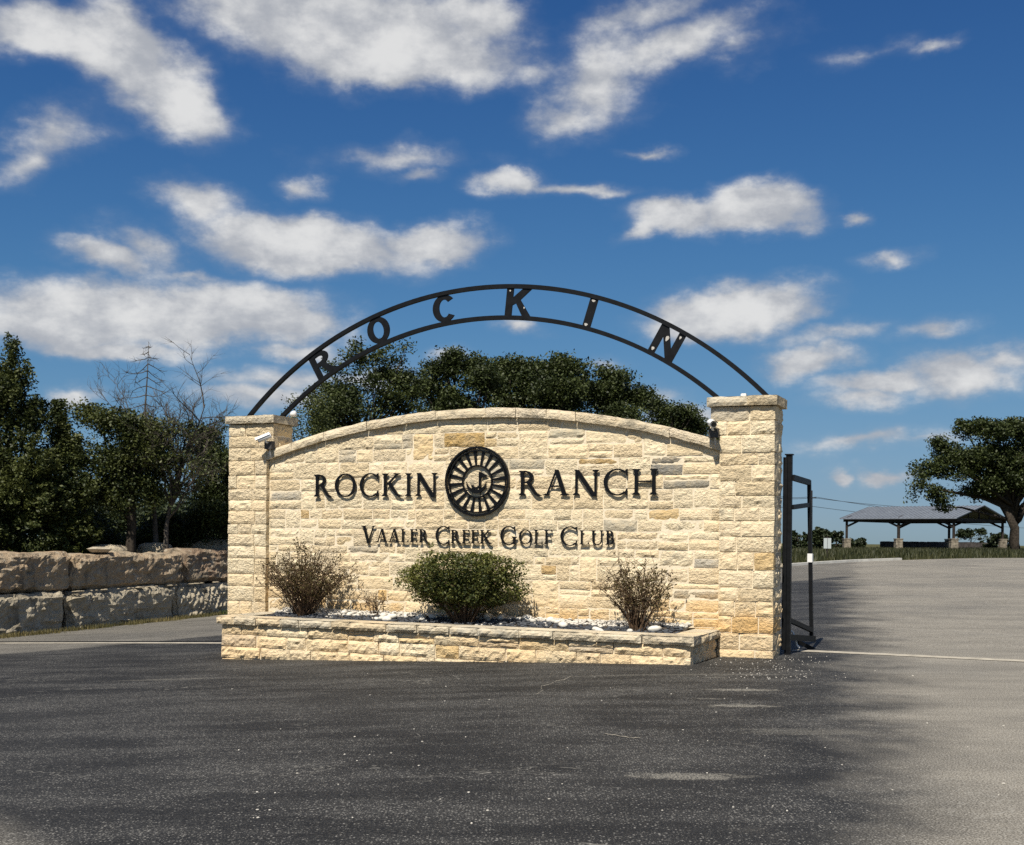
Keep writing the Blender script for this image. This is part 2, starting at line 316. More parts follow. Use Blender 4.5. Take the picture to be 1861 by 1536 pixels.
leaf_mat('oak_leaf', (.018, .028, .009), (.070, .088, .024)); leaf_mat('juniper_leaf', (.022, .034, .011), (.095, .108, .028)); leaf_mat('far_leaf', (.018, .028, .011), (.045, .060, .022))
leaf_mat('shrub_leaf', (.028, .042, .010), (.20, .20, .048)); leaf_mat('dry_leaf', (.060, .034, .018), (.115, .10, .032)); leaf_mat('grass_blade', (.06, .062, .02), (.21, .17, .075)); leaf_mat('tall_grass', (.022, .030, .010), (.075, .075, .030)); leaf_mat('fresh_grass', (.05, .09, .015), (.13, .18, .035))
plain('bark', (.045, .037, .029), .95, .1, 0, .45, 9); plain('dead_bark', (.085, .074, .062), .95, .1, 0, .35, 9); plain('twig', (.10, .065, .04), .9, .1, 0, .3, 30)  # bark colour is darkened to include the shade of the crowns
plain('black_paint', (.0045, .0045, .005), .35, .25, 0, .2, 15); plain('black_steel', (.0045, .005, .006), .5, .2, 0, .35, 12); plain('white_plastic', (.72, .72, .70), .4, .4, 0, .03); plain('dark_plastic', (.02, .02, .02), .3, .5)
plain('concrete', (.36, .33, .27), .95, .1, 0, .2, 6); plain('white_kerb', (.48, .47, .43), .9, .1, 0, .15, 3); plain('white_cobble', (.60, .57, .50), .85, .2, 0, .12, 14)
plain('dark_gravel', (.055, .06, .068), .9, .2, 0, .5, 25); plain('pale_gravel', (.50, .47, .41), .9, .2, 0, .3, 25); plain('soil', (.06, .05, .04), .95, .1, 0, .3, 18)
plain('dark_timber', (.030, .024, .020), .8, .2, 0, .3, 5); plain('roof_metal', (.17, .19, .215), .5, .4, .2, .12, 1.5); plain('grey_fence', (.085, .075, .07), .9, .1, 0, .35, 3); plain('sign_panel', (.42, .46, .46), .4, .4); plain('wire', (.03, .03, .032), .6); plain('lamp_strip', (.75, .75, .72), .5); plain('chipped', (.42, .40, .36), .8, .2, 0, .2)
plain('shaded_box', (.06, .055, .05), .6); plain('grey_metal', (.35, .36, .37), .45, .4, .6, .1); plain('base_stone', (.20, .175, .135), .95, .1, 0, .5, 4)  # junction box grey is darkened to carry the shadow on it

# ------------------------------------------------------------------ terrain
RA, RB = Vector((-10.4, 24.3)), Vector((-7.5, 31.4)); RDIR = (RB - RA).normalized(); RNRM = Vector((RDIR.y, -RDIR.x))   # boulder wall line; normal towards the road
def g0(x, y):
    u, v = uv_of(x, y)
    t = -(u + .7); left = -0.042 * (t if t > 3 else math.log1p(math.exp(t * 2.2)) / 2.2) if t > -6 else 0.0
    left = max(left, -1.25)
    k = (y - 17.0); rise = 0.02 * (max(0, k) if k < 38 else min(41.0, 38 + 3 * (1 - math.exp(-(k - 38) / 3.0)))) * sst(-14, 3, x) if k > 0 else 0.0
    z = left * (1 - .8 * sst(35, 60, y)) + rise
    if y > 118: z -= (y - 118) ** 1.05 * .022
    return max(z, -26)
def hit(px, py):
    r = ray(px, py); lo, hi = 2.0, 140.0; prev = lo; n = 700
    for i in range(n):
        t = lo + (hi - lo) * (i / n) ** 1.6
        if EYE + r[2] * t < g0(r[0] * t, t):
            a, b = prev, t
            for _ in range(25):
                c = (a + b) / 2
                if EYE + r[2] * c < g0(r[0] * c, c): b = c
                else: a = c
            return Vector((r[0] * b, b, g0(r[0] * b, b)))
        prev = t
    return Vector((r[0] * hi, hi, g0(r[0] * hi, hi)))
def terrace(x, y):                                           # retained earth behind the boulders
    d = -((Vector((x, y)) - RA).dot(RNRM)); return sst(.55, 1.0, d) * 1.45 * (1 - sst(50, 70, y))
def gz(x, y): return g0(x, y) + terrace(x, y)
PATCHES = []
for (px, py, rx, ry, w) in ((1353, 1254, .40, .10, .9), (1352, 1283, .36, .10, .9), (1250, 1411, .42, .12, .8), (1300, 1231, .14, .05, .6), (1290, 1270, .12, .05, .6), (1450, 1330, .5, .2, .3), (300, 1235, .7, .10, .35), (1250, 1226, 1.5, .10, .35)):
    h = hit(px, py); PATCHES.append((h.x, h.y, rx, ry, w))
asphalt()
def grid_mesh(name, xs, ys, fz, mat):
    nx, ny = len(xs), len(ys); V = [(x, y, fz(x, y)) for y in ys for x in xs]
    F = [(j * nx + i, j * nx + i + 1, (j + 1) * nx + i + 1, (j + 1) * nx + i) for j in range(ny - 1) for i in range(nx - 1)]
    mb = MB(); mb.v = V; mb.f = F; mb.mi = [0] * len(F); return mb.build(name, mat, smooth=True)
def steps(a, b, d): n = max(1, int(round((b - a) / d))); return [a + (b - a) * i / n for i in range(n)]
xs = [-9000, -3000, -900, -300, -140, -90, -60] + steps(-45, -24, 3) + steps(-24, 2, .4) + steps(2, 70, 2.5) + [70, 90, 140, 300, 900, 3000, 9000]
ys = [-3000, -300, -60, -20] + steps(-12, 12, 3) + steps(12, 48, .7) + steps(48, 125, 3) + [125, 140, 170, 230, 330, 500, 900, 1500, 3000, 6000, 12000]
tag(grid_mesh('ground', xs, ys, lambda x, y: gz(x, y) - .06, M['earth_grass']), kind='structure')
def xl(y): return RA.x + (y - RA.y) * RDIR.x / RDIR.y + .10
def xr(y): return 16 + .42 * max(0, y)
KERB = [(3.9, 21.5), (5.2, 27), (6.6, 34), (8.6, 41)] + [tuple(hit(x, y).xy) for x, y in ((1436, 1029), (1500, 1024.5), (1560, 1021), (1640, 1018))] + [(23, 56.5), (31, 59)]
KERB = sorted(KERB, key=lambda q: q[1])
def xk(y): return float(np.interp(y, [q[1] for q in KERB], [q[0] for q in KERB]))
def patch(mb, rows, fl, fr, n):
    b = len(mb.v)
    for y in rows:
        a, c = fl(y), fr(y)
        for i in range(n + 1):
            x = a + (c - a) * i / n; mb.v.append((x, y, g0(x, y)))
    for j in range(len(rows) - 1):
        for i in range(n):
            q = b + j * (n + 1) + i; mb.f.append((q, q + 1, q + n + 2, q + n + 1)); mb.mi.append(0)
mb = MB()
patch(mb, steps(-12, 22, .5) + [22], xl, xr, 90)
tag(mb.build('entrance_apron', M['asphalt'], smooth=True), kind='structure')
mb = MB(); patch(mb, steps(22.0, 62, 1) + [62], xl, lambda y: xl(y) + 6.8, 20); tag(mb.build('exit_road', M['asphalt'], smooth=True), kind='structure')
mb = MB(); patch(mb, steps(22.0, 59, 1) + [59], xk, xr, 40); tag(mb.build('entrance_road', M['asphalt'], smooth=True), kind='structure')
def ribbon(name, A, B, w, dz, mat, n=24, h=0.0):              # a strip laid on the ground between two points
    A = Vector(A); B = Vector(B); d = (B - A).normalized(); q = Vector((-d.y, d.x)) * w / 2; mb = MB(); V = []
    for i in range(n + 1):
        p = A.lerp(B, i / n)
        for s_ in (-1, 1):
            e = p + q * s_; V.append((e.x, e.y, g0(e.x, e.y) + dz + h))
    mb.add(V, [(2 * i, 2 * i + 1, 2 * i + 3, 2 * i + 2) for i in range(n)]); return tag(mb.build(name, mat), kind='structure')
ribbon('concrete_gate_strip', W(.02, 1.25).xy, W(9.5, 1.25).xy, .26, .006, M['concrete'])
ribbon('concrete_gate_strip', W(-16.3, 1.25).xy, W(-8.3, 1.25).xy, .22, .006, M['concrete'])
ribbon('dark_strip', W(-16.3, 1.52).xy, W(-8.3, 1.52).xy, .16, .006, M['black_steel'])  # plain black strip laid on the road beside the concrete one
mb = MB()                                                    # low white kerb along the grass by the entrance road
for (a, b) in zip(KERB[:-3], KERB[1:-2]):
    n = 6
    for i in range(n):
        p = Vector(a).lerp(Vector(b), i / n); q = Vector(a).lerp(Vector(b), (i + 1) / n)
        mb.bar((p.x - .1, p.y, g0(p.x, p.y) + .04), (q.x - .1, q.y, g0(q.x, q.y) + .04), .20, .11)
tag(mb.build('white_kerb', M['white_kerb']), kind='structure')

# ------------------------------------------------------------------ masonry
CREAM = [(.74, .62, .42), (.72, .60, .41), (.76, .65, .45), (.70, .57, .37), (.74, .60, .39), (.77, .66, .46)]
OCHRE = [(.62, .47, .26), (.66, .52, .31), (.58, .42, .21)]
GREY = [(.44, .39, .30), (.50, .44, .33), (.47, .42, .33)]
def stone_color(rg, po=.07, pg=.07):
    r = rg.random(); return rg.choice(OCHRE if r < po else GREY if r < po + pg else CREAM)
FRONT = lambda h, o, z: (h, -o, z)                           # h along the wall, o outward
def SIDE(sign): return lambda h, o, z: (sign * o, h, z)
def stone(mb, h0, h1, zb, zt, o0, depth, mp, seed, relief=.015, bulge=.005, ds=.033, flip=False, mincap=True):
    """rough faced block: front grid at outward distance o0, sides running back by depth"""
    if not callable(zb): zb_ = zb; zb = lambda h: zb_
    if not callable(zt): zt_ = zt; zt = lambda h: zt_
    hm = (h0 + h1) / 2; H = max(.02, zt(hm) - zb(hm)); nh = max(3, int((h1 - h0) / ds)); nq = max(3, int(H / ds)); b = len(mb.v)
    sx = seed * 3.17
    for j in range(nq + 1):
        for i in range(nh + 1):
            s_, t_ = i / nh, j / nq; h = h0 + (h1 - h0) * s_; lo, hi = zb(h), zt(h); z = lo + (hi - lo) * t_
            edge = min(min(s_, 1 - s_) * (h1 - h0), min(t_, 1 - t_) * H); e = min(1.0, edge / .028)
            rid = abs(fbm(h * 9 + sx, z * 15, sx, 3)); ch = abs(fbm(h * 21, z * 30 + sx, sx, 3))
            o = o0 + bulge * e + relief * (1.3 * fbm(h * 5 + sx, z * 8, sx, 3) - 1.5 * rid + 1.1 * ch + .25) * (.35 + .65 * e) - .007 * (1 - e)
            jx = .011 * nz(h * 7 + sx, z * 7, 1.5); jz = .011 * nz(h * 7, z * 7 + sx, 7.5)
            mb.v.append(mp(h + jx, o, z + jz))
    Wn = nh + 1
    for j in range(nq):
        for i in range(nh):
            a = b + j * Wn + i; mb.f.append((a, a + 1, a + Wn + 1, a + Wn)); mb.mi.append(0)
    loop = [i for i in range(nh + 1)] + [j * Wn + nh for j in range(1, nq + 1)] + [nq * Wn + i for i in range(nh - 1, -1, -1)] + [j * Wn for j in range(nq - 1, 0, -1)]
    prev = [b + i for i in loop]; nd = max(1, int(depth / .09))
    for k in range(1, nd + 1):
        cur = []
        for i in loop:
            jj, ii = divmod(i, Wn); s_, t_ = ii / nh, jj / nq; h = h0 + (h1 - h0) * s_; z = zb(h) + (zt(h) - zb(h)) * t_
            o = o0 - .012 - (depth - .012) * k / nd; w = .007 * fbm(o * 9 + sx, z * 8, h * 8, 3)
            hh = h + (w if s_ in (0, 1) else 0) * (1 if s_ == 1 else -1); cur.append(len(mb.v)); mb.v.append(mp(hh, o, z))
        n = len(loop)
        for q in range(n): mb.f.append((prev[q], cur[q], cur[(q + 1) % n], prev[(q + 1) % n])); mb.mi.append(0)
        prev = cur
def courses(z0, z1, rg, lo=.13, hi=.235):
    zs = [z0]
    while zs[-1] < z1 - .09:
        zs.append(min(z1, zs[-1] + rg.uniform(lo, hi)))
    if zs[-1] < z1: zs[-1] = z1
    return zs
def splits(a, b, rg, lo=.2, hi=.6):
    xs = [a]
    while xs[-1] < b - lo * 1.3:
        xs.append(xs[-1] + rg.uniform(lo, hi))
    if b - xs[-1] < lo * .7 and len(xs) > 1: xs.pop()
    return xs + [b] if xs[-1] < b else xs
J = .013                                                     # joint width
UC, UL, URT = -4.26, -7.815, -.71                            # wall centre and ends
def arc_top(u): return 3.335 - 11.9 + math.sqrt(11.9 ** 2 - (u - UC) ** 2)
VW = .085                                                    # wall face behind pillar face
# -- sign wall
ORI = (UC, VW, 0.0)
wall_o = empty('sign_wall', W(UC, VW, 0), -TH, 'long cream limestone sign wall with curved coping between two pillars', 'wall')
mb = MB(); pts = [(UL, -.6), (URT, -.6)] + [(URT + (UL - URT) * i / 30, arc_top(URT + (UL - URT) * i / 30) - .13) for i in range(31)]
mb.poly(pts, lambda x, y, d: (x, d, y), VW + .009, VW + .42); mb.build('mortar_core', M['mortar'], wall_o, ORI)
rg = random.Random(3); zs = courses(.20, 3.24, rg, .11, .27); wall_stones = []
def wav(k):
    return lambda u, k=k: zs[k] + (.012 * nz(u * 1.3, k * 5.1, 2.2) + .006 * nz(u * 5, k * 3.3, 9) if 0 < k < len(zs) - 1 else 0)
k_id = 0; blocked = {k: [] for k in range(len(zs))}; cells = []
for t in range(400):                                         # tall blocks that run through two courses
    if len(cells) >= 26: break
    k = rg.randrange(0, len(zs) - 4); a = rg.uniform(UL + .1, URT - .6); w = rg.uniform(.22, .50)
    if zs[k + 2] - zs[k] > .40 or any(a - .05 < q1 and a + w + .05 > q0 for r_ in (k, k + 1) for q0, q1 in blocked[r_]): continue
    blocked[k].append((a, a + w)); blocked[k + 1].append((a, a + w)); cells.append((k, k + 2, a, a + w))
for k in range(len(zs) - 1):
    p0 = UL
    for q0, q1 in sorted(blocked[k]) + [(URT, URT)]:
        if q0 - p0 > .02:
            cuts = splits(p0, q0, rg, .15, .66) if q0 - p0 > .22 else [p0, q0]
            cells += [(k, k + 1, a, b_) for a, b_ in zip(cuts[:-1], cuts[1:])]
        p0 = q1
for (k, k2, a, b_) in cells:
    for _once in (0,):
        a1, b1 = a + J / 2, b_ - J / 2; lo, hi = wav(k), wav(k2); cap = lambda u: arc_top(u) - .135
        um = (a1 + b1) / 2
        if min(cap(a1), cap(b1)) < lo(um) + .045:
            # sliver under the arc: shorten to the part that fits
            if max(cap(a1), cap(b1)) < lo(um) + .06: continue
            n = 0
            while cap(a1) < lo(a1) + .05 and n < 60: a1 += .01; n += 1
            while cap(b1) < lo(b1) + .05 and n < 120: b1 -= .01; n += 1
            if b1 - a1 < .1: continue
        tt = lambda u, hi=hi: min(hi(u) - J / 2, cap(u) - .004); bb = lambda u, lo=lo: lo(u) + J / 2
        halves = [(bb, tt)]
        if k2 == k + 1 and rg.random() < .34 and tt(um) - bb(um) > .16:
            f_ = rg.uniform(.38, .62); midf = lambda u, bb=bb, tt=tt, f_=f_: bb(u) + (tt(u) - bb(u)) * f_
            halves = [(bb, lambda u, m_=midf: m_(u) - J / 2), (lambda u, m_=midf: m_(u) + J / 2, tt)]
        for lo2, hi2 in halves:
            mb = MB(); k_id += 1
            stone(mb, a1, b1, lo2, hi2, -VW + rg.uniform(-.006, .006), .06, FRONT, k_id, rg.uniform(.004, .012), rg.uniform(0, .005))
            o = mb.build('stone', M['limestone'], wall_o, ORI, color=stone_color(rg, .02, .01)); wall_stones.append((a1, b1, lo2(um), hi2(um), o))
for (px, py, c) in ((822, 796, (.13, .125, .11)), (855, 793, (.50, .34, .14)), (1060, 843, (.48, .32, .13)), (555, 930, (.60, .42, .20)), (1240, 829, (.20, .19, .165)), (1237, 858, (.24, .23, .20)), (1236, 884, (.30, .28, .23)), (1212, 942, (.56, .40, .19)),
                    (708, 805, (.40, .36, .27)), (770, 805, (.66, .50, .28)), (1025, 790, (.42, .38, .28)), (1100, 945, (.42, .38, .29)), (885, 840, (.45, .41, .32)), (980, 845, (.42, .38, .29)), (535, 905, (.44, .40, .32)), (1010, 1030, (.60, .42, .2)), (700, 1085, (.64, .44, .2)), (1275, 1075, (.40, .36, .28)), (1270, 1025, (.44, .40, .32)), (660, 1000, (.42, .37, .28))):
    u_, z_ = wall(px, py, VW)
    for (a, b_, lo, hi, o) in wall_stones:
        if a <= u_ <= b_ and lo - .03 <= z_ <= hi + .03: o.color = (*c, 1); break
# coping
cuts = splits(UL + .0, URT - .0, rg, .42, .80)
for i, (a, b_) in enumerate(zip(cuts[:-1], cuts[1:])):
    mb = MB(); a1 = a + .003; b1 = b_ - .003
    t1 = lambda u, i=i: arc_top(u) + .004 * nz(u * 3, i, 0) ; t0 = lambda u: arc_top(u) - .128
    stone(mb, a1, b1, t0, t1,   .075 - VW + rg.uniform(-.004, .006), .55, FRONT, 500 + i, .007, .006, .05)
    mb.build('coping_stone', M['capstone'], wall_o, ORI, color=rg.choice([(.66, .56, .40), (.70, .60, .44), (.62, .53, .38)]))

# -- pillars
def pillar(u0, u1, low0, low1, zbase, label, seed, zsoil):
    """u0..u1 is the upper width, low0..low1 the face below the wall coping"""
    um = (u0 + u1) / 2; D = .556; zg = zbase; O = (um, D / 2, zg)
    root = empty('stone_pillar', W(um, D / 2, zg), -TH, label, 'pillar', 'pillars at the ends of the sign wall')
    mb = MB(); mb.box(low0 + .02, low1 - .02, .02, D - .02, zg - .25, 2.86); mb.box(u0 + .02, u1 - .02, .021, D - .019, 2.86, 3.22); mb.build('mortar_core', M['mortar'], root, O)
    rg = random.Random(seed); zs = courses(zg - .05, 2.86, rg, .15, .25); zs += [3.04, 3.228]; sid = seed * 100
    for k in range(len(zs) - 1):
        z0, z1 = zs[k] + J / 2, zs[k + 1] - J / 2; lo, hi = (low0, low1) if zs[k + 1] < 2.9 else (u0, u1)
        n = rg.choice([2, 2, 3]); f = {2: [0, rg.choice([rg.uniform(.28, .42), rg.uniform(.58, .72)]), 1], 3: [0, rg.uniform(.22, .36), rg.uniform(.58, .75), 1]}[n]
        cd = rg.choice([.13, .26])
        for q in range(n):
            a, b_ = lo + (hi - lo) * f[q] + (J / 2 if q else 0), lo + (hi - lo) * f[q + 1] - (J / 2 if q < n - 1 else 0)
            mb = MB(); sid += 1; stone(mb, a, b_, z0, z1, rg.uniform(-.006, .004), cd - J, FRONT, sid, rg.uniform(.006, .014), .003)
            mb.build('stone', M['limestone'], root, O, color=stone_color(rg, .03, .01))
        for sg, e in ((1, hi), (-1, lo)):
            if (sg == 1 and low1 < u1) or (sg == -1 and low0 > u0):
                if zs[k + 1] < 2.9: continue                 # this side is buried in the sign wall
            mb = MB(); sid += 1
            stone(mb, cd + J / 2, D - .03, z0, z1, (e if sg == 1 else -e) - .012, .05, SIDE(sg), sid, .018, .008)
            mb.build('stone', M['limestone'], root, O, color=stone_color(rg, .03, .10))
    # two cap slabs
    f = rg.uniform(.38, .6); a0, b0 = u0 - .035, u1 + .035
    for q, (a, b_) in enumerate(((a0, a0 + (b0 - a0) * f - .002), (a0 + (b0 - a0) * f + .002, b0))):
        mb = MB(); sid += 1; n0 = len(mb.v)
        stone(mb, a, b_, 3.232, 3.352, .06, D + .12, FRONT, sid, .008, .008, .04)
        ring = [(x, y, z) for x, y, z in mb.v]
        mb.add([(a + .004, -.054, 3.3505), (b_ - .004, -.054, 3.3505), (b_ - .004, D + .055, 3.3505), (a + .004, D + .055, 3.3505)], [(0, 1, 2, 3)])
        mb.build('cap_slab', M['capstone'], root, O, color=rg.choice([(.62, .51, .34), (.52, .46, .35), (.66, .56, .40)]))
    return root
W_T, W_L = .836, .711
pillar(-W_T, 0, -W_L, 0, -.03, 'limestone pillar beside the open black gate frame', 21, 0)
pillar(-8.524, -8.524 + W_T, -8.524, -8.524 + W_L, -.36, 'limestone pillar at the boulder wall end of the sign wall', 34, 0)

# -- planter
PU0, PU1, PV, PT = -7.70, -.735, -1.2, .330
O = ((PU0 + PU1) / 2, -.6, 0)
pl_o = empty('stone_planter', W(O[0], O[1], 0), -TH, 'low limestone planter with rough capstones in front of the sign wall', 'planter')
gw = lambda u, v: g0(*W(u, v).xy)
mb = MB(); mb.box(PU0 + .02, PU1 - .02, PV + .02, PV + .34, -.7, .215); mb.box(PU1 - .32, PU1 - .021, PV + .35, VW - .002, -.7, .214); mb.box(PU0 + .021, PU0 + .32, PV + .35, VW - .36, -.7, .214)
mb.build('mortar_core', M['mortar'], pl_o, O)
rg = random.Random(8); zz = [-.50, -.26, -.10, .075, .216]; sid = 4000
for k in range(4):
    cuts = splits(PU0, PU1, rg, .26, .72)
    for a, b_ in zip(cuts[:-1], cuts[1:]):
        if zz[k + 1] < max(gw(a, PV), gw(b_, PV)) - .02: continue
        parts_ = [(zz[k], zz[k + 1])]
        if k == 3 and rg.random() < .25: parts_ = [(zz[k], zz[k] + .07), (zz[k] + .07, zz[k + 1])]
        for z0, z1 in parts_:
            mb = MB(); sid += 1; stone(mb, a + J / 2, b_ - J / 2, z0 + J / 2, z1 - J / 2, -PV + rg.uniform(-.005, .012), .16, FRONT, sid, .019, .006)
            r = rg.random(); mb.build('stone', M['limestone'], pl_o, O, color=rg.choice([(.64, .47, .24), (.54, .36, .16)]) if r < .08 else stone_color(rg, .05, .05))
    for sg, e in ((1, PU1), (-1, -PU0)):
        cuts = splits(PV + .17, VW - .03 if sg == 1 else -.05, rg, .28, .5)
        for a, b_ in zip(cuts[:-1], cuts[1:]):
            if zz[k + 1] < (gw(PU1, -.6) if sg == 1 else gw(PU0, -.6)) - .02: continue
            mb = MB(); sid += 1; stone(mb, a + J / 2, b_ - J / 2, zz[k] + J / 2, zz[k + 1] - J / 2, e - .006, .05, SIDE(sg), sid, .012, .012); mb.build('stone', M['limestone'], pl_o, O, color=stone_color(rg, .1, .1))
def cap_piece(mp, a, b_, w, seed, o0):
    mb = MB(); stone(mb, a, b_, .222, PT + .006 * nz(seed * 1.7, 2, 3), o0, w, mp, seed, .012, .014, .04)
    # worn top face closing the block
    t = PT - .002; q = [mp(a + .004, o0 + .004, t), mp(b_ - .004, o0 + .004, t), mp(b_ - .004, o0 - w + .01, t), mp(a + .004, o0 - w + .01, t)]; mb.add(q, [(0, 1, 2, 3)])
    return mb.build('cap_stone', M['capstone'], pl_o, O, color=rg.choice([(.58, .51, .38), (.64, .55, .40), (.50, .45, .35), (.62, .50, .33)]))
cuts = splits(PU0 - .05, PU1 + .05, rg, .26, .62)
for a, b_ in zip(cuts[:-1], cuts[1:]): sid += 1; cap_piece(FRONT, a + .004, b_ - .004, .36, sid, -PV + .055 + rg.uniform(-.012, .012))
cuts = splits(PV + .325, VW - .03, rg, .3, .45)
for a, b_ in zip(cuts[:-1], cuts[1:]): sid += 1; cap_piece(SIDE(1), a + .004, b_ - .004, .34, sid, PU1 + .045)
cuts = splits(PV + .325, -.06, rg, .3, .45)
for a, b_ in zip(cuts[:-1], cuts[1:]): sid += 1; cap_piece(SIDE(-1), a + .004, b_ - .004, .34, sid, -PU0 + .045)
# soil bed, gravel, cobbles
def soil(v): return .255 + .13 * sst(-.9, 0.0, v)
mb = MB(); nx = 40; vs = [-.86, -.6, -.4, -.2, 0, VW - .03]
V = [(PU0 + .3 + (PU1 - PU0 - .6) * i / nx, v, soil(v)) for v in vs for i in range(nx + 1)]
mb.add(V, [(j * (nx + 1) + i, j * (nx + 1) + i + 1, (j + 1) * (nx + 1) + i + 1, (j + 1) * (nx + 1) + i) for j in range(5) for i in range(nx)]); mb.build('soil_bed', M['soil'], pl_o, O)
def pebble(mb, x, y, z, r, rg, flat=.7, n=6):
    a0 = rg.random() * 6; k = [rg.uniform(.75, 1.25) for _ in range(n)]; sx = rg.uniform(.8, 1.5)
    ca, sa = math.cos(a0), math.sin(a0); V = []
    for zz_, rr in ((-.6, .7), (.25, 1.0), (.8, .55)):
        for j in range(n):
            t = 2 * math.pi * j / n; X_, Y_ = r * rr * k[j] * math.cos(t) * sx, r * rr * k[(j + 2) % n] * math.sin(t)
            V.append((x + X_ * ca - Y_ * sa, y + X_ * sa + Y_ * ca, z + r * flat * zz_))
    F = [(i * n + j, i * n + (j + 1) % n, (i + 1) * n + (j + 1) % n, (i + 1) * n + j) for i in range(2) for j in range(n)] + [tuple(2 * n + j for j in range(n))]
    mb.add(V, F)
rg = random.Random(17); mbd = MB(); mbp = MB()
for i in range(3600):
    u_ = rg.uniform(PU0 + .33, PU1 - .33); v_ = rg.uniform(-.83, .0); r = rg.uniform(.012, .03)
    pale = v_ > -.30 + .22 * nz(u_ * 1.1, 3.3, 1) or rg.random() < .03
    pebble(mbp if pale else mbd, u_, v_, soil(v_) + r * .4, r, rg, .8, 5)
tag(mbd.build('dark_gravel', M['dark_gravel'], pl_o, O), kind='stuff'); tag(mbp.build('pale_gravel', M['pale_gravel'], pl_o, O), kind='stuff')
base_cob = []
for q in range(5):
    mb = MB(); n = 9; r_ = random.Random(50 + q); V = []; rows = [(-.8, .55), (-.3, .95), (.2, 1.0), (.62, .75), (.88, .38)]
    k = [r_.uniform(.88, 1.12) for _ in range(n)]
    for z_, rr in rows:
        for j in range(n): t = 2 * math.pi * j / n; V.append((rr * k[j] * math.cos(t) * 1.25, rr * k[j] * math.sin(t) * .9, z_ * .72))
    F = [(i * n + j, i * n + (j + 1) % n, (i + 1) * n + (j + 1) % n, (i + 1) * n + j) for i in range(4) for j in range(n)] + [tuple(4 * n + j for j in range(n))]
    mb.add(V, F); me = bpy.data.meshes.new('white_cobble'); me.from_pydata(mb.v, [], mb.f); me.materials.append(M['white_cobble']); me.polygons.foreach_set('use_smooth', [True] * len(mb.f)); base_cob.append(me)
for i in range(46):
    o = bpy.data.objects.new('white_cobble', base_cob[i % 5]); COL.objects.link(o)
    t = rg.random()
    u_ = rg.uniform(-7.25, -1.15); v_ = rg.uniform(-.42, -.14) - .15 * math.sin(u_ * 2.1) - (.2 if u_ > -2.4 else 0); r = rg.uniform(.038, .07)
    o.location = W(u_, v_, soil(v_) + r * .5); o.scale = (r, r, r); o.rotation_euler = (rg.uniform(-.3, .3), rg.uniform(-.3, .3), rg.uniform(0, 6))
    tag(o, 'white rounded cobble lying on the gravel of the stone planter', 'cobble', 'white cobbles in the planter')

# ------------------------------------------------------------------ lettering
def ell(cx, cy, rx, ry, a0, a1, n=20): return [(cx + rx * math.cos(math.radians(a0 + (a1 - a0) * i / n)), cy + ry * math.sin(math.radians(a0 + (a1 - a0) * i / n))) for i in range(n + 1)]
SW, TN = .118, .045
def stem(x, w=SW, y0=0, y1=1, top=True, bot=True, e=.085):
    P = [('p', [(x, y0), (x + w, y0), (x + w, y1), (x, y1)])]
    for y, s_, on in ((y1, -1, top), (y0, 1, bot)):
        if on: P.append(('p', [(x - e, y), (x + w + e, y), (x + w + e * .9, y + s_ * .03), (x + w, y + s_ * .10), (x, y + s_ * .10), (x - e * .9, y + s_ * .03)]))
    return P
def serif_arm(x0, x1, y, d, up=0):                            # horizontal thin arm with a flared end
    return [('p', [(x0, y), (x1, y), (x1, y + d * TN), (x0, y + d * TN)]), ('p', [(x1 - .03, y), (x1 + .02, y), (x1 + .03, y + d * .17), (x1, y + d * .17), (x1 - .055, y + d * TN)])]
def diag(x0, y0, x1, y1, w): return [('p', [(x0, y0), (x0 + w, y0), (x1 + w, y1), (x1, y1)])]
def foot(x, y, s_, w=.11, e=.1): return [('p', [(x - e, y), (x + w + e, y), (x + w + e * .9, y + s_ * .03), (x + w * .9, y + s_ * .07), (x + w * .1, y + s_ * .07), (x - e * .9, y + s_ * .03)])]
def ring(cx, cy, rx, ry, wx, wy, a0=0, a1=360, n=40): return [('s', ell(cx, cy, rx, ry, a0, a1, n), ell(cx, cy, rx - wx, ry - wy, a0, a1, n))]
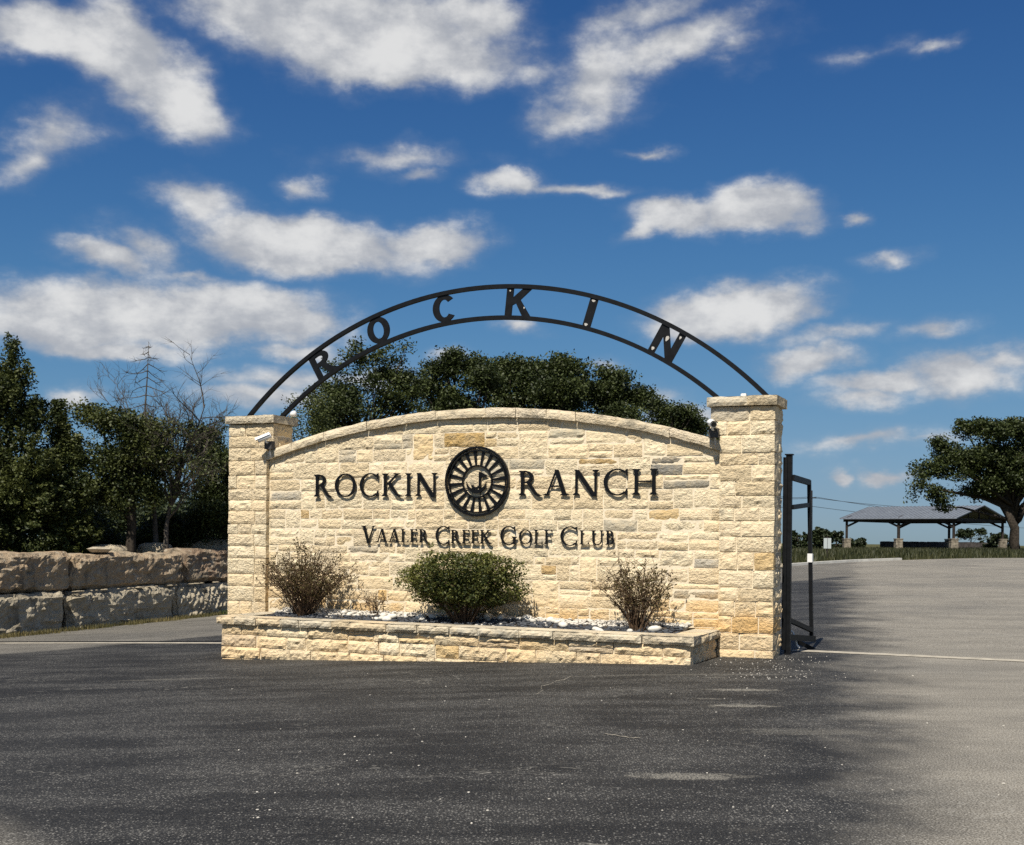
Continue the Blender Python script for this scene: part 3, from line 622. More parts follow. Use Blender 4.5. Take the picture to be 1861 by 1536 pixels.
def glyph(ch):
    if ch == 'R': return stem(.09) + ring(.22, .745, .36, .255, .14, .06, -92, 92) + [('p', [(.20, 1), (.30, 1), (.30, .94), (.20, .94)]), ('p', [(.20, .55), (.32, .55), (.32, .49), (.20, .49)])] + [('p', [(.30, .53), (.45, .53), (.72, .10), (.84, .02), (.92, -.02), (.78, -.05), (.64, .03)])], .86
    if ch == 'O': return ring(.53, .5, .50, .53, .135, .055), 1.06
    if ch == 'C': return ring(.53, .5, .50, .53, .135, .055, 48, 312) + [('p', [(.82, .98), (.90, 1.02), (.90, .74), (.875, .74), (.82, .87)]), ('p', [(.82, .02), (.90, -.02), (.90, .26), (.875, .26), (.82, .13)])], .94
    if ch == 'G': return ring(.53, .5, .50, .53, .135, .055, 48, 318) + [('p', [(.82, .98), (.90, 1.02), (.90, .74), (.875, .74), (.82, .87)])] + stem(.80, .14, .02, .44, True, False, .08), 1.02
    if ch == 'K': return stem(.09) + [('p', [(.22, .46), (.27, .58), (.66, .98), (.76, .98), (.36, .55)])] + foot(.64, 1, -1, .10, .09) + [('p', [(.26, .56), (.42, .60), (.74, .12), (.90, .02), (.98, -.01), (.80, -.03), (.64, .06)])], .93
    if ch == 'I': return stem(.10), .34
    if ch == 'N': return stem(.10, .085, 0, 1, False, True) + stem(.82, .085, 0, 1, True, False) + diag(.06, 1.0, .74, -.06, .18), 1.0
    if ch == 'A': return diag(.08, 0, .44, 1.02, .06) + diag(.72, 0, .40, 1.02, .155) + foot(.06, 0, 1, .08, .09) + foot(.72, 0, 1, .16, .09) + [('p', [(.22, .33), (.72, .33), (.70, .39), (.24, .39)])], .96
    if ch == 'H': return stem(.09) + stem(.72) + [('p', [(.2, .49), (.75, .49), (.75, .55), (.2, .55)])], .96
    if ch == 'V': return diag(.38, -.03, .06, 1.0, .165) + diag(.41, -.03, .78, 1.0, .065) + foot(.06, 1, -1, .15, .08) + foot(.77, 1, -1, .07, .09), .92
    if ch == 'L': return stem(.09) + serif_arm(.2, .62, 0, 1), .66
    if ch == 'E': return stem(.09) + serif_arm(.2, .60, 0, 1) + serif_arm(.2, .56, 1, -1) + [('p', [(.2, .49), (.48, .49), (.50, .40), (.52, .40), (.52, .64), (.50, .64), (.48, .55), (.2, .55)])], .66
    if ch == 'F': return stem(.09) + serif_arm(.2, .58, 1, -1) + [('p', [(.2, .49), (.48, .49), (.50, .40), (.52, .40), (.52, .64), (.50, .64), (.48, .55), (.2, .55)])], .62
    if ch == 'U': return stem(.09, .135, .3, 1, True, False) + stem(.68, .07, .3, 1, True, False) + ring(.42, .32, .33, .36, .13, .06, 180, 300) + ring(.42, .32, .33, .36, .07, .06, 298, 362), .85
    if ch == 'B': return stem(.09) + ring(.22, .765, .30, .235, .13, .055, -92, 92) + ring(.22, .27, .38, .27, .14, .055, -92, 92) + [('p', [(.2, 1), (.3, 1), (.3, .94), (.2, .94)]), ('p', [(.2, 0), (.3, 0), (.3, .06), (.2, .06)]), ('p', [(.2, .48), (.3, .48), (.3, .55), (.2, .55)])], .68
def letter(ch, u, z, h, xs, parent, origin, d0=-.024, d1=-.044, mat='black_paint'):
    g_, _ = glyph(ch); mb = MB()
    for i, it in enumerate(g_):
        e = .0012 * i; mp = lambda x, y, d: (u + x * h * xs, VW + d, z + y * h)
        if it[0] == 'p': mb.poly(it[1], mp, d0, d1 - e)
        else: mb.strip(it[1], it[2], mp, d0, d1 - e)
    for (dx, dz) in ((.16, .2), (.16, .8)):                   # stand-off pins into the wall
        if ch in 'OCG': dx = .10; dz = .5
        if ch in 'AV': dx = .5 if ch == 'V' else .47; dz = .12 if ch == 'V' else .85
        a = (u + dx * h * xs, VW + d0 - .004, z + dz * h); mb.tube([a, (a[0], VW + .02, a[2])], .007, 5)
    return mb.build('letter', M[mat], parent, origin)
def word(text, u0, u1, z, h, label, caps=None, gap=.13, name='wall_lettering'):
    sizes = [h if (caps is None or i in caps) else caps_small * h for i in range(len(text))]
    total = sum((glyph(c)[1] * s_ if c != ' ' else .42 * h) for c, s_ in zip(text, sizes)) + gap * h * (len(text) - 1); xs = (u1 - u0) / total
    O = ((u0 + u1) / 2, VW, z); root = empty(name, W(*O), -TH, label, 'lettering'); u = u0
    for c, s_ in zip(text, sizes):
        if c == ' ': u += (.42 * h + gap * h) * xs; continue
        letter(c, u, z + (caps_drop if s_ < h else 0), s_, xs, root, O); u += (glyph(c)[1] * s_ + gap * h) * xs
caps_small, caps_drop = .74, .0
word('ROCKIN', -6.97, -4.86, 2.095, .335, 'six large black metal serif letters before the round emblem')
word('RANCH', -3.58, -1.54, 2.095, .345, 'five large black metal serif letters after the round emblem')
caps_small, caps_drop = .76, .015
word('VAALER', -6.12, -4.99, 1.405, .255, 'small black serif word starting with V, first of the lower line', caps=(0,), gap=.10)
word('CREEK', -4.89, -3.99, 1.40, .255, 'small black serif word with double E above the dense bush', caps=(0,), gap=.06)
word('GOLF', -3.86, -3.06, 1.405, .255, 'small black serif word starting with G on the lower line', caps=(0,), gap=.10)
word('CLUB', -2.95, -2.14, 1.405, .255, 'small black serif word ending with B, last of the lower line', caps=(0,), gap=.10)

# -- round emblem
EU, EZ, ER = -4.225, 2.298, .505
O = (EU, VW, EZ); em = empty('wall_emblem', W(EU, VW, EZ), -TH, 'round black metal wheel emblem with J and rocker on sign wall', 'emblem')
mpE = lambda x, y, d: (EU + x * ER, VW + d, EZ + y * ER * .985)
def circ(r, n=64): return [(r * math.cos(2 * math.pi * i / n), r * math.sin(2 * math.pi * i / n)) for i in range(n)]
def ebuild(nm, fn):
    mb = MB(); fn(mb); return mb.build(nm, M['black_paint'], em, O)
ebuild('outer_ring', lambda mb: (mb.strip(circ(1.0), circ(.945), mpE, -.012, -.062, True), [mb.tube([(EU + .96 * ER * math.cos(a), VW + .02, EZ + .94 * ER * math.sin(a)), (EU + .96 * ER * math.cos(a), VW - .05, EZ + .94 * ER * math.sin(a))], .008, 5) for a in (.8, 2.3, 3.9, 5.5)]))
ebuild('rim_band', lambda mb: mb.strip(circ(.90), circ(.868), mpE, -.012, -.048, True))
for k in range(8):
    a = 2 * math.pi * (k + .5) / 8
    ebuild('rim_tab', lambda mb, a=a: mb.poly([(.89 * math.cos(a - .02), .89 * math.sin(a - .02)), (.945 * math.cos(a - .02), .945 * math.sin(a - .02)), (.945 * math.cos(a + .02), .945 * math.sin(a + .02)), (.89 * math.cos(a + .02), .89 * math.sin(a + .02))], mpE, -.016, -.03))
ebuild('inner_ring', lambda mb: mb.strip(circ(.475), circ(.435), mpE, -.012, -.045, True))
for k in range(20):
    a = 2 * math.pi * (k + .35) / 20; da = .057
    def bl(mb, a=a):
        P = [(.462 * math.cos(a - da * .95), .462 * math.sin(a - da * .95)), (.875 * math.cos(a - da), .875 * math.sin(a - da)), (.875 * math.cos(a + da), .875 * math.sin(a + da)), (.462 * math.cos(a + da * .95), .462 * math.sin(a + da * .95))]
        mb.poly(P, mpE, -.010, -.024)
    ebuild('wheel_blade', bl)
def jj(mb):
    mb.poly([(.05, .27), (.117, .27), (.117, -.10), (.05, -.10)], mpE, -.016, -.042)
    mb.strip(ell(-.035, -.10, .152, .12, 0, -180, 16), ell(-.035, -.10, .085, .058, 0, -180, 16), mpE, -.016, -.0435)
ebuild('monogram', jj)
ebuild('pennant', lambda mb: mb.poly([(.125, .265), (.33, .15), (.125, .10)], mpE, -.016, -.038))
ebuild('rocker', lambda mb: mb.strip(ell(-.03, .02, .325, .36, -160, -20, 20), [(x * 1.0, y) for x, y in ell(-.03, .06, .315, .30, -168, -12, 20)], mpE, -.016, -.04))
ebuild('cross_bar', lambda mb: (mb.bar((EU - .44 * ER, VW - .012, EZ - .2 * ER), (EU + .44 * ER, VW - .012, EZ - .2 * ER), .008, .008), mb.bar((EU + .085 * ER, VW - .012, EZ + .25 * ER), (EU + .085 * ER, VW - .012, EZ - .46 * ER), .008, .008)))

# -- arch over the wall
AC, AZ, RO, RI, AV = -4.25, -.61, 5.71, 5.265, .27
O = (AC, AV, 3.35); ar = empty('metal_arch', W(*O), -TH, 'black steel arch with spaced block letters rising from the two pillars', 'arch')
for nm, R, in (('outer_rail', RO), ('inner_rail', RI)):
    amax = math.acos((3.346 - AZ) / R); mb = MB(); n = 72; t = .029; V = []
    for i in range(n + 1):
        a = -amax + 2 * amax * i / n
        for dr, dv in ((-t, -t), (t, -t), (t, t), (-t, t)): V.append((AC + (R + dr) * math.sin(a), AV + dv, AZ + (R + dr) * math.cos(a)))
    F = [(4 * i + j, 4 * i + (j + 1) % 4, 4 * i + 4 + (j + 1) % 4, 4 * i + 4 + j) for i in range(n) for j in range(4)] + [(0, 1, 2, 3), (4 * n + 3, 4 * n + 2, 4 * n + 1, 4 * n)]
    mb.add(V, F); mb.build(nm, M['black_steel'], ar, O)
def bold(ch):
    if ch == 'R': return [('p', [(-.36, 0), (-.14, 0), (-.14, 1), (-.36, 1)]), ('s', ell(-.02, .715, .40, .285, -90, 90, 16), ell(-.02, .715, .18, .115, -90, 90, 16)), ('p', [(-.2, 1), (0, 1), (0, .83), (-.2, .83)]), ('p', [(-.2, .60), (0, .60), (0, .43), (-.2, .43)]), ('p', [(-.06, .46), (.16, .46), (.44, 0), (.18, 0)])]
    if ch == 'O': return [('s', ell(0, .5, .42, .5, 0, 360, 32), ell(0, .5, .20, .32, 0, 360, 32))]
    if ch == 'C': return [('s', ell(0, .5, .42, .5, 38, 322, 28), ell(0, .5, .19, .32, 42, 318, 28))]
    if ch == 'K': return [('p', [(-.40, 0), (-.17, 0), (-.17, 1), (-.40, 1)]), ('p', [(-.2, .36), (-.2, .62), (.18, 1), (.48, 1), (.02, .50)]), ('p', [(-.1, .55), (.06, .62), (.48, 0), (.20, 0)])]
    if ch == 'I': return [('p', [(-.13, 0), (.13, 0), (.13, 1), (-.13, 1)])]
    if ch == 'N': return [('p', [(-.42, 0), (-.20, 0), (-.20, 1), (-.42, 1)]), ('p', [(.20, 0), (.42, 0), (.42, 1), (.20, 1)]), ('p', [(-.42, 1), (-.18, 1), (.42, 0), (.18, 0)])]
LH = RO - RI - 2 * .029 + .02
for ch, px, py in (('R', 584, 661), ('O', 688, 600), ('C', 808, 561), ('K', 941, 549), ('I', 1073, 569), ('N', 1213, 622)):
    u_, z_ = wall(px, py, AV); a = math.atan2(u_ - AC, z_ - AZ)
    mp = lambda x, y, d, a=a: (AC + (RI + .02 + y * LH) * math.sin(a) + x * LH * 1.12 * math.cos(a), AV + d, AZ + (RI + .02 + y * LH) * math.cos(a) - x * LH * 1.12 * math.sin(a))
    mb = MB()
    for i, it in enumerate(bold(ch)):
        e = .001 * i
        if it[0] == 'p': mb.poly(it[1], mp, -.012 - e, .010 + e)
        else: mb.strip(it[1], it[2], mp, -.012 - e, .010 + e)
    L_ = mb.build('letter', M['black_steel'], ar, O)
    for (x, y, w, h_) in {'K': [(-.28, .88, .05, .05), (.25, .3, .04, .06)], 'I': [(.0, .90, .12, .07), (-.02, .07, .11, .08)], 'N': [(-.3, .12, .09, .10), (-.05, .62, .10, .16), (.30, .84, .06, .09)]}.get(ch, []):
        mc = MB(); mc.poly([(x + w * .5 * math.cos(t) * (1 + .3 * math.sin(3 * t)), y + h_ * .6 * math.sin(t)) for t in [k * .63 for k in range(10)]], mp, -.0165, -.0155); mc.build('paint_chip', M['chipped'], L_, O)

# -- security cameras, small fittings
def camera_box(u, v, z, yaw, pitch, label, box):
    O = (u, v, z); r = empty('security_camera', W(u, v, z), -TH, label, 'camera', 'security cameras on the pillars')
    cy, sy_ = math.cos(yaw), math.sin(yaw); d = Vector((sy_ * math.cos(pitch), -cy * math.cos(pitch), math.sin(pitch)))
    c0 = Vector((u, v - .13, z + .05)); a, b_ = c0 - d * .085, c0 + d * .115
    mb = MB(); mb.tube([a - d * .01, a, b_, b_ + d * .002], [.03, .042, .042, .036], 14); mb.build('camera_body', M['white_plastic'], r, O, True)
    mb = MB(); sidev = d.cross(Vector((0, 0, 1))).normalized(); upv = sidev.cross(d); A = []; B = []
    for i in range(11):
        t = math.radians(15 + 150 * i / 10); q = sidev * math.cos(t) * .056 + upv * math.sin(t) * .056; A.append(a + q); B.append(b_ + d * .035 + q)
    mb.add(A + B, [(i, i + 1, i + 12, i + 11) for i in range(10)]); mb.build('sun_shield', M['white_plastic'], r, O)
    mb = MB(); mb.tube([b_, b_ + d * .006], [.034, .034], 12); mb.build('lens', M['dark_plastic'], r, O)
    mb = MB(); mb.tube([c0 - Vector((0, 0, .03)), (u, v - .11, z - .02), (u, v - .03, z - .03)], .014, 8); mb.build('bracket_arm', M['white_plastic'], r, O)
    mb = MB(); mb.box(u - .065, u + .065, v - .062, v + box, z - .12, z - .0); mb.build('junction_box', M['shaded_box'], r, O)
    mb = MB(); mb.tube([(u + .015, v - .03, z - .12), (u + .018, v - .02, z - .21), (u + .02, v + .0, z - .25)], .010, 6); mb.build('conduit', M['grey_metal'], r, O)
u_, z_ = wall(492, 806, 0.0); camera_box(u_, -.012, z_ + .03, -1.05, -.42, 'white security camera on the pillar next to the boulder wall', .03)
u_, z_ = wall(1299, 782, 0.0); camera_box(u_, -.012, z_ + .02, .45, -.18, 'white security camera on the pillar beside the gate', .03)
u_, z_ = wall(1352, 718, .2); mb = MB(); mb.box(u_ - .035, u_ + .035, .17, .23, 3.345, 3.405); mb.box(u_ - .028, u_ + .028, .176, .224, 3.405, 3.412)
o = mb.build('sensor_box', M['white_plastic'], None, (u_, .2, 3.35)); o.location = W(u_, .2, 3.35); o.rotation_euler = (0, 0, -TH); tag(o, 'tiny white sensor box on top of the gate pillar cap', 'sensor')
u_, z_ = wall(534, 754, .45); r_ = empty('flood_lamp', W(u_, .45, 3.35), -TH, 'small white domed lamp on the rear of the pillar cap', 'lamp'); O = (u_, .45, 3.35)
mb = MB(); mb.tube([(u_ - .1, .45, 3.345), (u_ - .1, .45, 3.39), (u_ - .03, .45, 3.41)], .012, 6); mb.build('bracket', M['grey_metal'], r_, O)
mb = MB(); mb.tube([(u_ - .06, .45, 3.40), (u_ - .02, .44, 3.405), (u_ + .03, .43, 3.41), (u_ + .05, .425, 3.412)], [.02, .045, .05, .02], 12); mb.build('lamp_head', M['white_plastic'], r_, O, True)

# ------------------------------------------------------------------ gate
O = (.12, .7, 0.0); gt = empty('steel_gate', W(.12, .7, 0), -TH, 'open black steel gate frame beside the limestone pillar', 'gate')
def gb(nm, pts, w, h=None, mat='black_steel', cap=True):
    mb = MB()
    for a, b_ in zip(pts[:-1], pts[1:]): mb.bar(a, b_, w, h or w, 0)
    return mb.build(nm, M[mat], gt, O)
gw0 = gw(.1, .7)
post = gb('hinge_post', [(.06, .66, gw0 - .2), (.06, .66, 2.63)], .075); mb = MB(); mb.box(.008, .112, .608, .712, 2.63, 2.645); mb.build('post_cap', M['black_steel'], post, (0, 0, 0)).location = (-O[0], -O[1], 0)
gb('rear_stile', [(.02, .62, .06), (.02, .62, 2.6)], .055)
def gp(px, py, v): u_, z_ = wall(px, py, v); return (u_, v, z_)
V2 = 1.62
T = gp(1470.5, 877, V2); Bt = gp(1475, 1160, V2); UE = (T[0] + Bt[0]) / 2
stile = gb('outer_stile', [(T[0], V2, T[2] + .03), (Bt[0], V2, Bt[2] - .02)], .05, .055)
gb('top_rail', [(.10, .68, wall(1437, 868, .68)[1]), (T[0], V2 - .03, T[2])], .05, .075)
gb('middle_rail', [(.10, .68, wall(1437, 922, .68)[1]), (T[0], V2 - .03, wall(1468, 918, V2)[1])], .045, .06)
gb('brace', [(.06, .68, wall(1425, 1126, .68)[1]), (Bt[0], V2 - .03, wall(1474, 1145, V2)[1])], .05, .06)
gb('bottom_rail', [(.06, .68, wall(1425, 1158, .68)[1]), (Bt[0] + .03, V2, wall(1477, 1161, V2)[1])], .06, .08)
gb('drop_foot', [(Bt[0] - .18, V2 - .1, .10), (Bt[0] + .02, V2 + .05, gw(.6, V2) - .01)], .05, .05)
t_ = wall(1470, 1014, V2)[1]; f_ = (t_ - Bt[2]) / (T[2] - Bt[2]); us = Bt[0] + (T[0] - Bt[0]) * f_
mb = MB(); mb.box(us - .034, us + .034, V2 - .040, V2 + .040, t_ - .06, t_ + .06); mb.build('reflective_band', M['white_plastic'], stile, O)
mb = MB(); mb.tube([gp(1433, 1145, 1.0), gp(1440, 1148, 1.02), gp(1446, 1160, 1.04), gp(1448, 1172, 1.05), gp(1453, 1178, 1.05)], .014, 7)
q = mb.build('conduit_hose', M['white_plastic'], gt, O, True)

# ------------------------------------------------------------------ boulder wall
bw = empty('boulder_wall', (RA.x, RA.y, g0(RA.x, RA.y)), 0, 'two courses of huge rough quarry blocks along the exit road', 'retaining wall')
def boulder(s0, s1, z0, z1, off, depth, seed, col, groove=False):
    nh = max(6, int((s1 - s0) / .06)); nq = max(5, int((z1 - z0) / .055)); nd = 6; mb = MB(); idx = {}
    a = RA + RDIR * s0; zb_ = g0(a.x, a.y); e_ = RA + RDIR * s1; ze = g0(e_.x, e_.y)
    def vert(i, j, k):
        if (i, j, k) in idx: return idx[(i, j, k)]
        s_, t_, d_ = i / nh, j / nq, k / nd
        def rnd(x, r): return x
        S = s0 + (s1 - s0) * s_; zz_ = zb_ + (ze - zb_) * s_ + z0 + (z1 - z0) * t_; D = off - depth * d_
        n = Vector((fbm(S * .9 + seed, zz_ * 1.1, D), fbm(S * .9, zz_ * 1.1 + seed, D + 5), fbm(S * .9 + 3, zz_, D + seed)))
        n2 = Vector((fbm(S * 4 + seed, zz_ * 4, D * 4, 3), fbm(S * 4, zz_ * 4 + seed, D * 4, 3), fbm(S * 4 + 3, zz_ * 4, D * 4 + seed, 3)))
        S += .12 * n.x + .03 * n2.x; D += .10 * n.y + .035 * n2.y - .03 * abs(n2.x); zz_ += .08 * n.z + .025 * n2.z
        if k == 0:                                             # broken facets, ledges and pits of the split face
            vd = noise.voronoi(Vector((S * 2.1 + seed, zz_ * 3.2, seed)))[0]; D += .055 * min(.40, vd[1] - vd[0]) - .045 * abs(fbm(S * 8, zz_ * 8, seed, 4)) + .04 * fbm(S * 1.6, zz_ * 13, seed, 3)
        ex = min(s_, 1 - s_) * (s1 - s0); ez = min(t_, 1 - t_) * (z1 - z0); ed = min(d_, 1 - d_) * depth
        q = sorted((ex, ez, ed))[1]                            # round the edges
        if q < .14:
            k_ = (1 - q / .14) ** 2 * .075
            D -= k_ * (1 if d_ < .5 else -1) if ed < .14 else 0; zz_ -= k_ * (1 if t_ > .5 else -1) if ez < .14 else 0; S -= k_ * (1 if s_ > .5 else -1) if ex < .14 else 0
        if groove and k == 0: D += .030 * math.sin((S * 1.0 - zz_ * .75) * 34) * (1 if .05 < t_ < .95 else .2)
        p = RA + RDIR * S + RNRM * D; idx[(i, j, k)] = len(mb.v); mb.v.append((p.x, p.y, zz_)); return idx[(i, j, k)]
    for i in range(nh):
        for j in range(nq):
            mb.f.append((vert(i, j, 0), vert(i + 1, j, 0), vert(i + 1, j + 1, 0), vert(i, j + 1, 0)))
    for i in range(nh):
        for k in range(nd):
            mb.f.append((vert(i, nq, k), vert(i + 1, nq, k), vert(i + 1, nq, k + 1), vert(i, nq, k + 1))); mb.f.append((vert(i, 0, k), vert(i, 0, k + 1), vert(i + 1, 0, k + 1), vert(i + 1, 0, k)))
    for j in range(nq):
        for k in range(nd):
            mb.f.append((vert(0, j, k), vert(0, j + 1, k), vert(0, j + 1, k + 1), vert(0, j, k + 1))); mb.f.append((vert(nh, j, k), vert(nh, j, k + 1), vert(nh, j + 1, k + 1), vert(nh, j + 1, k)))
    mb.mi = [0] * len(mb.f); return mb.build('quarry_block', M['quarry_rock'], bw, tuple(bw.location), False, col)
def s_at(px, py=1080):                                       # distance along the boulder line under a pixel column
    r = ray(px, py); det = r[0] * (-RDIR.y) - r[1] * (-RDIR.x); return float((RA.x * r[1] - RA.y * r[0]) / (RDIR.y * r[0] - RDIR.x * r[1])) if True else 0
GR, BR, TN_ = (.42, .37, .275), (.38, .28, .18), (.48, .42, .31)
low = [-5.2, -2.3, s_at(128), s_at(322), s_at(452), s_at(560) if s_at(560) < 30 else 13]
for i in range(len(low) - 1): boulder(low[i] + .03, low[i + 1] - .03, -.12, .84, .0, .9, 10 + 7 * i, (GR, GR, GR, TN_, GR)[i % 5], i == 3)
up_ = [-4.6, -1.9, s_at(142), s_at(343), s_at(440), s_at(520)]
for i in range(len(up_) - 1): boulder(up_[i] + .03, up_[i + 1] - .03, .865, (1.66, 1.72, 1.66, 1.70, 1.7)[i], -.08 - .05 * (i % 2), .85, 60 + 9 * i, BR if i < 3 else (.24, .165, .11))
rg = random.Random(5)
for i in range(34):                                          # shims between the courses
    s_ = rg.uniform(s_at(135), s_at(400)); p = RA + RDIR * s_ + RNRM * (-.04 + rg.uniform(-.04, .03)); r = rg.uniform(.03, .07); mb = MB(); z_ = g0(p.x, p.y) + .845
    pebble(mb, p.x, p.y, z_, r, rg, .45, 6); mb.build('shim_stone', M['quarry_rock'], bw, tuple(bw.location), False, (.42, .36, .26))
def loose_rock(px, py, Y, w, h, label, seed):
    c = at_y(px, py, Y); c.z = gz(c.x, c.y); mb = MB(); n, m_ = 14, 8; V = []
    for j in range(m_ + 1):
        ph = math.pi * j / m_ - math.pi / 2
        for i in range(n):
            t = 2 * math.pi * i / n; ct = math.copysign(abs(math.cos(t)) ** .6, math.cos(t)); sn = math.copysign(abs(math.sin(t)) ** .6, math.sin(t)); cp = math.cos(ph) ** .5; sp = math.copysign(abs(math.sin(ph)) ** .7, math.sin(ph))
            k = 1 + .12 * fbm(ct * 2 + seed, sn * 2, sp * 2)
            V.append((c.x + w / 2 * ct * cp * k, c.y + .35 * w * sn * cp * k, c.z + h * .45 + h * .55 * sp * k))
    mb.add(V, [(j * n + i, j * n + (i + 1) % n, (j + 1) * n + (i + 1) % n, (j + 1) * n + i) for j in range(m_) for i in range(n)])
    o = mb.build('loose_rock', M['quarry_rock'], None, tuple(c), True, (.45, .38, .27)); o.location = c; tag(o, label, 'rock')
loose_rock(380, 1000, 33.5, 2.3, .62, 'broad pale flat rock on the terrace touching the pillar outline', 1)
loose_rock(282, 1000, 31.5, .9, .52, 'small pale rock on the terrace below the bare tree', 2); loose_rock(200, 1005, 30.5, .9, .5, 'pale rock on the terrace under the oak', 3)
c_ = RA + RDIR * s_at(212) + RNRM * -.5
o_ = MB(); rgx = random.Random(2); pebble(o_, c_.x, c_.y, g0(c_.x, c_.y) + 1.78, .25, rgx, .35, 8); o_ = o_.build('flat_slab', M['quarry_rock'], None, (c_.x, c_.y, g0(c_.x, c_.y) + 1.7), False, (.46, .40, .3)); o_.location = (c_.x, c_.y, g0(c_.x, c_.y) + 1.69); tag(o_, 'thin pale slab lying on the boulder wall top', 'rock')

# ------------------------------------------------------------------ vegetation
def leaf_quads(P, size, rng, aspect=.55, upbias=.4, axis=None):
    n = len(P); nrm = rng.normal(size=(n, 3)); nrm[:, 2] = np.abs(nrm[:, 2]) + upbias; nrm /= np.linalg.norm(nrm, axis=1)[:, None]
    t = rng.normal(size=(n, 3)) if axis is None else axis + .5 * rng.normal(size=(n, 3))
    t -= (t * nrm).sum(1)[:, None] * nrm; t /= np.linalg.norm(t, axis=1)[:, None] + 1e-9; b = np.cross(nrm, t)
    s_ = (size * rng.uniform(.6, 1.35, n))[:, None]
    return np.stack([P - t * s_, P - b * s_ * aspect, P + t * s_, P + b * s_ * aspect], axis=1)
def tree(name, label, cat_group, bx, base_py, Y, ells, seed, leaf='oak_leaf', nclump=200, lpc=60, ls=.06, cr=.45, trunk_r=.16, base=None, limb=26, dep=1.0, spray=.0, lean=None, shell=.55, forks=None, fill=.3):
    rng = np.random.default_rng(seed); rp = random.Random(seed)
    c = at_y(bx, base_py, Y); b = Vector((c.x, Y, gz(c.x, Y))) if base is None else base
    root = empty(name, b, 0, label, 'bush' if 'bush' in name else 'tree', cat_group); k = Y / FPX
    E_ = []
    for (px, py, rx, ry) in ells:
        q = at_y(px, py, Y); E_.append((q.x - b.x, rng.uniform(-.35, .35) * rx * k * dep, q.z - b.z, rx * k, (rx * .55 + ry * .45) * k * dep, ry * k))
    lob = []
    for e in E_:                                              # each mass of the crown breaks into smaller rounded lobes
        for _ in range(int(min(11, max(3, 7 * (e[3] * e[5]) ** .5)))):
            d = rng.normal(size=3); d[2] = abs(d[2]) * .9 - .25 * rng.random(); d /= np.linalg.norm(d); lob.append((e[0] + d[0] * e[3] * .66, e[1] + d[1] * e[4] * .66, e[2] + d[2] * e[5] * .66, .44 * (e[3] * e[4] * e[5]) ** (1 / 3) * rng.uniform(.65, 1.25)))
    lob = np.array(lob); wl = lob[:, 3] ** 1.7; wl /= wl.sum()
    vol = np.array([e[3] * e[4] * e[5] for e in E_]) ** .8; vol /= vol.sum(); C = []
    nf = int(nclump * fill)
    for i in rng.choice(len(E_), nf, p=vol):
        e = E_[i]; d = rng.normal(size=3); d /= np.linalg.norm(d); r = rng.uniform(0, 1) ** .5 * .85
        C.append((e[0] + d[0] * e[3] * r, e[1] + d[1] * e[4] * r, max(.15, e[2] + d[2] * e[5] * r)))
    for i in rng.choice(len(lob), nclump - nf, p=wl):
        l_ = lob[i]; d = rng.normal(size=3); d[2] += .35; d /= np.linalg.norm(d); r = l_[3] * rng.uniform(.6, 1.0)
        C.append((l_[0] + d[0] * r, l_[1] + d[1] * r, max(.15, l_[2] + d[2] * r * .85)))
    C = np.array(C); cen = np.array([sum(e[0] for e in E_) / len(E_), 0, sum(e[2] for e in E_) / len(E_)]); P = []; A = []
    for c_ in C:
        n = int(lpc * rng.uniform(.5, 1.4)); g_ = np.clip(rng.normal(size=(n, 3)), -1.7, 1.7) * cr * rng.uniform(.3, .62) * np.array([1, 1, .72])
        out = c_ - cen; out = out / (np.linalg.norm(out) + 1e-6)
        if spray > 0:                                         # pointed sprays growing outwards and up
            d = out * .6 + np.array([0, 0, .8]) + rng.normal(size=3) * .35; d /= np.linalg.norm(d); tt = rng.uniform(0, 1, (n, 1)); g_ = g_ * (1 - .75 * tt) * .8 + d * tt * cr * 2.4 * spray
        P.append(c_ + g_); A.append(np.repeat(out[None], n, 0))
    P = np.concatenate(P); A = np.concatenate(A); P[:, 2] = np.maximum(P[:, 2], .05)
    quads_mesh('crown', leaf_quads(P, ls, rng, .55, .35), M[leaf], root)
    mb = MB(); top = float(np.percentile(C[:, 2], 70)); lx = float(np.mean(C[:, 0])) if lean is None else lean
    tp = [(0, 0, -.25)] + [(lx * f ** 1.6 * .8 + .12 * rp.uniform(-1, 1), .12 * rp.uniform(-1, 1), top * f) for f in (.15, .3, .45, .6, .75, .9)]
    if forks is None: mb.tube(tp, [trunk_r * 1.35, trunk_r * 1.05, trunk_r * .92, trunk_r * .8, trunk_r * .62, trunk_r * .42, trunk_r * .2], 9)
    for i in rng.choice(len(C), min(limb, len(C)), replace=False):
        f = rp.uniform(.28, .85); s_ = Vector((lx * f ** 1.6 * .8, 0, top * f)); e = Vector(C[i]); m1 = s_.lerp(e, .4) + Vector((rp.uniform(-.2, .2), rp.uniform(-.2, .2), rp.uniform(-.05, .35))); m2 = s_.lerp(e, .75) + Vector((rp.uniform(-.15, .15), rp.uniform(-.15, .15), rp.uniform(0, .25)))
        r = trunk_r * rp.uniform(.22, .45); mb.tube([s_, m1, m2, e], [r, r * .7, r * .42, r * .12], 5)
    for (poly_, r0, r1) in forks or []:
        q = [at_y(x, y, Y) - b for x, y in poly_]; q = [Vector((p_.x, .25 * math.sin(i_ * 2.1), p_.z)) for i_, p_ in enumerate(q)]; mb.tube(q, [r0 + (r1 - r0) * i_ / (len(q) - 1) for i_ in range(len(q))], 9)
    mb.build('trunk', M['bark'], root, smooth=True); return root
TG = 'trees on the terrace behind the boulder wall'
